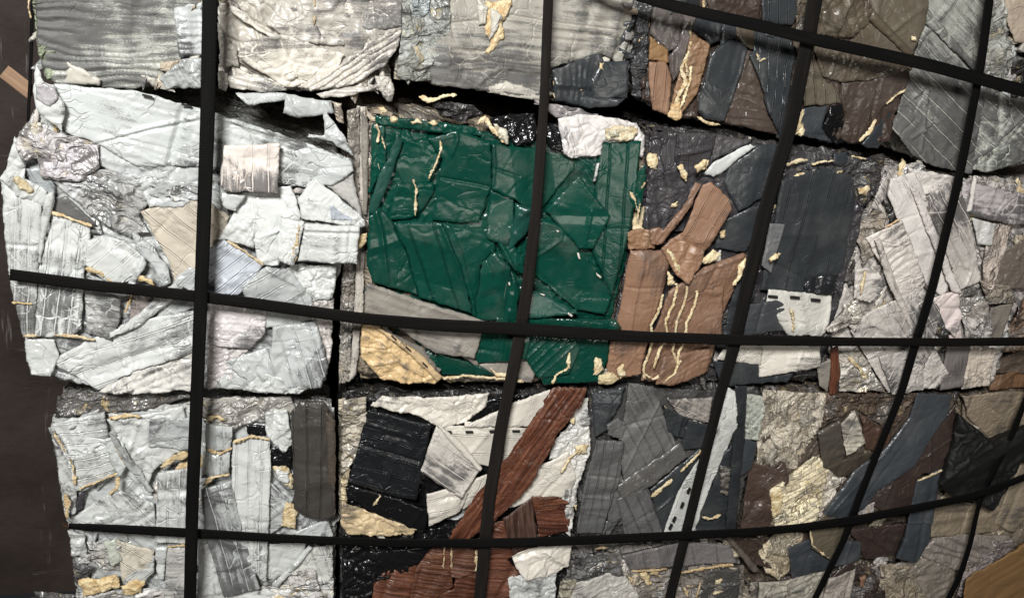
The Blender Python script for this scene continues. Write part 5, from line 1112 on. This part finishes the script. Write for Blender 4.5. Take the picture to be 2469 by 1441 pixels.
# ================================================================== straps
def strap(label, path, outs, cat='strap', key=(.0042, .0040, .0040), group='dark straps lashed across the bales', name='lashing_strap', wave=1.0, thick=.0024):
    """woven webbing laid along photo points: x,y,width in photo pixels; outs = metres in front of the faces"""
    q = np.array([[float(v) for v in p.split(',')] for p in path.split()])
    outs = np.interp(np.linspace(0, 1, len(q)), np.linspace(0, 1, len(outs)), outs)
    C = np.array([np.insert(to_wall(p[:2], o)[0], 1, -o) for p, o in zip(q, outs)])
    # half width in metres from the traced edges
    hw = []
    for i in range(len(q)):
        a = q[max(0, i - 1), :2]; b = q[min(len(q) - 1, i + 1), :2]
        n = np.array([-(b - a)[1], (b - a)[0]]); n /= np.linalg.norm(n)
        e = to_wall([q[i, :2] + n * q[i, 2] / 2, q[i, :2] - n * q[i, 2] / 2], outs[i]); hw.append(np.linalg.norm(e[1] - e[0]) / 2)
    hw = np.array(hw) * .95
    seg = np.r_[0, np.cumsum(np.linalg.norm(np.diff(C, axis=0), axis=1))]
    s = np.arange(0, seg[-1], .012)
    # smooth the corners of the traced line
    def sm(v):
        y = np.interp(s, seg, v); k = np.hanning(15); k /= k.sum()
        return np.convolve(np.r_[np.full(7, y[0]) + (np.arange(-7, 0) * (y[1] - y[0])), y, np.full(7, y[-1]) + (np.arange(1, 8) * (y[-1] - y[-2]))], k, 'valid')
    X, Y, Z, W = (sm(C[:, 0]), sm(C[:, 1]), sm(C[:, 2]), sm(hw))
    Pt = np.stack([X, Y, Z], 1); T = np.gradient(Pt, axis=0); T /= np.linalg.norm(T, axis=1)[:, None]
    seed = int(abs(C[0, 0]) * 1000) + 11
    tw = .16 * wave * fbm(s * 2.2, np.full(len(s), .3), seed, 2)          # it rolls a little as it goes
    Nn = np.tile([0., -1, 0], (len(s), 1)); Sd = np.cross(T, Nn); Sd /= np.linalg.norm(Sd, axis=1)[:, None]; Nn = np.cross(Sd, T)
    S2 = Sd * np.cos(tw)[:, None] + Nn * np.sin(tw)[:, None]; N2 = np.cross(S2, T)
    m = 9
    V, U, Fc = [], [], []
    for k in range(len(s)):
        fray = .0006 * float(vnoise(np.array([s[k] * 60]), np.array([.5]), seed)[0])
        for side in (1, -1):
            for j in range(m):
                t = (j / (m - 1) * 2 - 1) * side
                edge = abs(t) ** 6
                p = Pt[k] + S2[k] * (t * (W[k] + fray)) + N2[k] * (side * (thick / 2) * (1 - .75 * edge) - .0008 * t * t)
                V.append(p); U.append((s[k], t * W[k]))
    r = 2 * m
    for k in range(len(s) - 1):
        for j in range(r):
            a, b = k * r + j, k * r + (j + 1) % r
            Fc.append((a, a + r, b + r, b))
    Fc.append(tuple(range(r))); Fc.append(tuple((len(s) - 1) * r + j for j in range(r))[::-1])
    c = np.array(V).mean(0)
    o = new_obj(name, np.array(V) - c, Fc, 'woven_webbing', None, U, key, True)
    o.location = c
    import bmesh
    bm = bmesh.new(); bm.from_mesh(o.data); bmesh.ops.recalc_face_normals(bm, faces=bm.faces); bm.to_mesh(o.data); bm.free()
    tag(o, label, cat, group)
    return o

S0 = .115
strap('black upright strap running over the white bales, leftmost of the wide straps',
      "510,-160,40 507,0,40 500,300,38 489,600,36 477,900,34 464,1200,33 458,1441,31 452,1620,30", [S0 + .035] * 2)
strap('dark brown upright strap crossing the green bale',
      "1330,-160,25 1322,0,25 1312,250,24 1294,500,28 1271,700,31 1246,850,31 1208,1030,31 1180,1200,31 1157,1441,29 1140,1620,28", [S0 - .01] * 2, key=(.0125, .0108, .0100))
strap('dark upright strap beside the slatted charcoal panel, meeting the sloping top strap',
      "1992,-160,38 1966,0,38 1936,160,37 1905,312,36 1851,486,35 1800,700,34 1772,830,32 1740,940,26 1690,1140,25 1653,1290,24 1615,1441,24 1580,1620,24", [S0 - .01] * 2, key=(.0088, .0078, .0073))
strap('narrow black upright strap hanging over the silvery and pinkish-white bales',
      "2400,-160,24 2386,0,23 2365,160,23 2329,347,22 2308,450,22 2247,700,21 2207,830,21 2174,945,19 2124,1070,18 2070,1205,18 2036,1300,17 1966,1441,16 1880,1620,16", [S0 - .01] * 2)
strap('thin black strap running down over the dim beige bale from behind the bunched black sheet',
      "2500,900,16 2467,978,15 2443,1045,15 2400,1130,13 2360,1215,12 2340,1310,12 2318,1380,13 2288,1441,14 2220,1580,14", [S0 - .04, S0 - .02, S0 - .01])
strap('black sloping strap at the top right, falling towards the right edge',
      "1380,-80,30 1480,-30,30 1590,6,30 1700,34,31 1829,62,32 1961,96,31 2100,126,32 2245,158,32 2360,190,32 2480,222,32 2620,262,32", [S0 + .02] * 2)
strap('dark strap lying level across the middle row of bales, over the green bale',
      "24,662,29 130,676,29 240,690,29 360,702,29 470,714,30 600,730,30 740,750,30 880,769,30 1060,784,31 1250,793,31 1400,803,29 1550,812,27 1800,820,25 2050,824,22 2300,825,20 2480,823,20 2640,820,20", [S0 - .03, S0 + .015, S0 + .02, S0 + .02, S0 + .02, S0 + .02], key=(.0058, .0053, .0051))
strap('black strap lying across the bottom row of bales and rising at the right',
      "166,1268,15 240,1272,20 330,1277,22 480,1285,23 640,1295,22 800,1303,22 980,1309,22 1150,1309,22 1300,1306,22 1450,1300,22 1650,1290,22 1800,1283,21 1920,1273,21 2050,1255,21 2180,1230,20 2260,1214,19 2330,1200,18 2420,1170,17 2520,1130,16", [S0 - .04, S0 + .02, S0 + .02, S0 + .02, S0 + .02])
strap('narrow black strap hanging against the brown wall, left of the top left bale',
      "80,-160,9 78,0,9 76,100,9 74,170,9 70,232,9 68,300,8", [-.03, -.03], group='thin straps by the wall')
strap('frayed tan webbing end sticking out beside the narrow black strap at the left',
      "9,172,37 24,183,38 40,196,38 56,208,38 72,222,37 90,236,36", [-.05, -.045], key=(.23, .15, .10), group='thin straps by the wall', name='webbing_end', wave=.3)

# ================================================================== the other things
def slab(name, label, cat, key, poly, out, mat=None, **kw):
    P_ = pts(poly)
    a = dict(thick=14); a.update(kw)
    o = sheet(name, key, P_, None, out, **a)
    c = np.array([v.co[:] for v in o.data.vertices]).mean(0)
    for v in o.data.vertices: v.co -= Vector(c)
    o.location = c
    if mat: o.data.materials[0] = MATS[mat]
    return tag(o, label, cat)
slab('bunched_black_sheet', 'large black sheet bunched in front of the dim beige bale at the right edge', 'plastic sheet', 'BK',
     "2316,1000 2352,1030 2392,1064 2480,1030 2560,1010 2560,1110 2470,1125 2440,1190 2402,1240 2352,1216 2300,1202 2264,1168 2282,1130 2300,1080", .075, c=14, s=90, w=8, ws=60, d=-35, g=.7, k=0, cr=.1, col=(.003, .0028, .0026), roll=14, edge=12, thick=30)  # near-black bunched sheet in front of the beige bale
slab('cardboard_sheet', 'torn brown cardboard sheet leaning in the bottom right corner', 'cardboard', 'TN',
     "2334,1400 2350,1384 2400,1356 2480,1302 2620,1220 2620,1560 2310,1560", .09, 'brown_cardboard', d=-35, c=2, s=120, col=(.25, .14, .055), t=(.03, .05), jag=4, thick=8)

# brown wall standing behind the load, in view left of the bales
def plate(name, x0, x1, y0, y1, z0, z1, mat):
    V = [(x, y, z) for x in (x0, x1) for y in (y0, y1) for z in (z0, z1)]
    Fc = [(0, 1, 3, 2), (4, 6, 7, 5), (0, 4, 5, 1), (2, 3, 7, 6), (0, 2, 6, 4), (1, 5, 7, 3)]
    return new_obj(name, V, Fc, mat, None, [(v[1], v[2]) for v in V], None, False)
bb = plate('back_wall', -2.6, 4.6, .80, .84, 0.0, 3.6, 'scratched_brown_wall_paint'); bb['kind'] = 'structure'
tag(bb, 'scratched dark brown wall behind the bales, in view along the left edge', 'wall')

# ================================================================== camera, light, world
cam = bpy.data.cameras.new('camera'); co = bpy.data.objects.new('camera', cam); COL.objects.link(co)
right, up, back = R @ np.array([1, 0, 0]), R @ np.array([0, -1, 0]), R @ np.array([0, 0, -1])
mw = Matrix(((right[0], up[0], back[0], CAM[0]), (right[1], up[1], back[1], CAM[1]), (right[2], up[2], back[2], CAM[2]), (0, 0, 0, 1)))
co.matrix_world = mw
cam.sensor_width = 36; cam.lens = 36 * F / PW; cam.clip_start = .05; cam.clip_end = 100
SC.camera = co

def area(name, loc, aim, sx, sy, power, col):
    l = bpy.data.lights.new(name, 'AREA'); l.shape = 'RECTANGLE'; l.size = sx; l.size_y = sy; l.energy = power; l.color = col
    o = bpy.data.objects.new(name, l); COL.objects.link(o); o.location = loc
    o.rotation_euler = (Vector(aim) - Vector(loc)).to_track_quat('-Z', 'Y').to_euler()
    return o
area('daylight_from_open_side', (-1.1, -4.0, 4.5), (0.9, 0, 1.6), 0.9, .7, 415, (1.0, 1.0, .975))
area('added_fill_light', (1.9, -4.2, 1.6), (1.2, 0, 1.7), 2.0, 1.3, 34, (1.0, .95, .87))  # added fill lamp, evens out the falloff towards the right
w = bpy.data.worlds.new('World'); SC.world = w; w.use_nodes = True
w.node_tree.nodes['Background'].inputs[0].default_value = (.9, .95, 1, 1); w.node_tree.nodes['Background'].inputs[1].default_value = .018
vs = SC.view_settings; vs.view_transform = 'Standard'; vs.look = 'None'; vs.gamma = 1; vs.exposure = 0; vs.use_curve_mapping = False
SC.cycles.max_bounces = 6; SC.cycles.diffuse_bounces = 3; SC.cycles.glossy_bounces = 3; SC.cycles.use_denoising = True
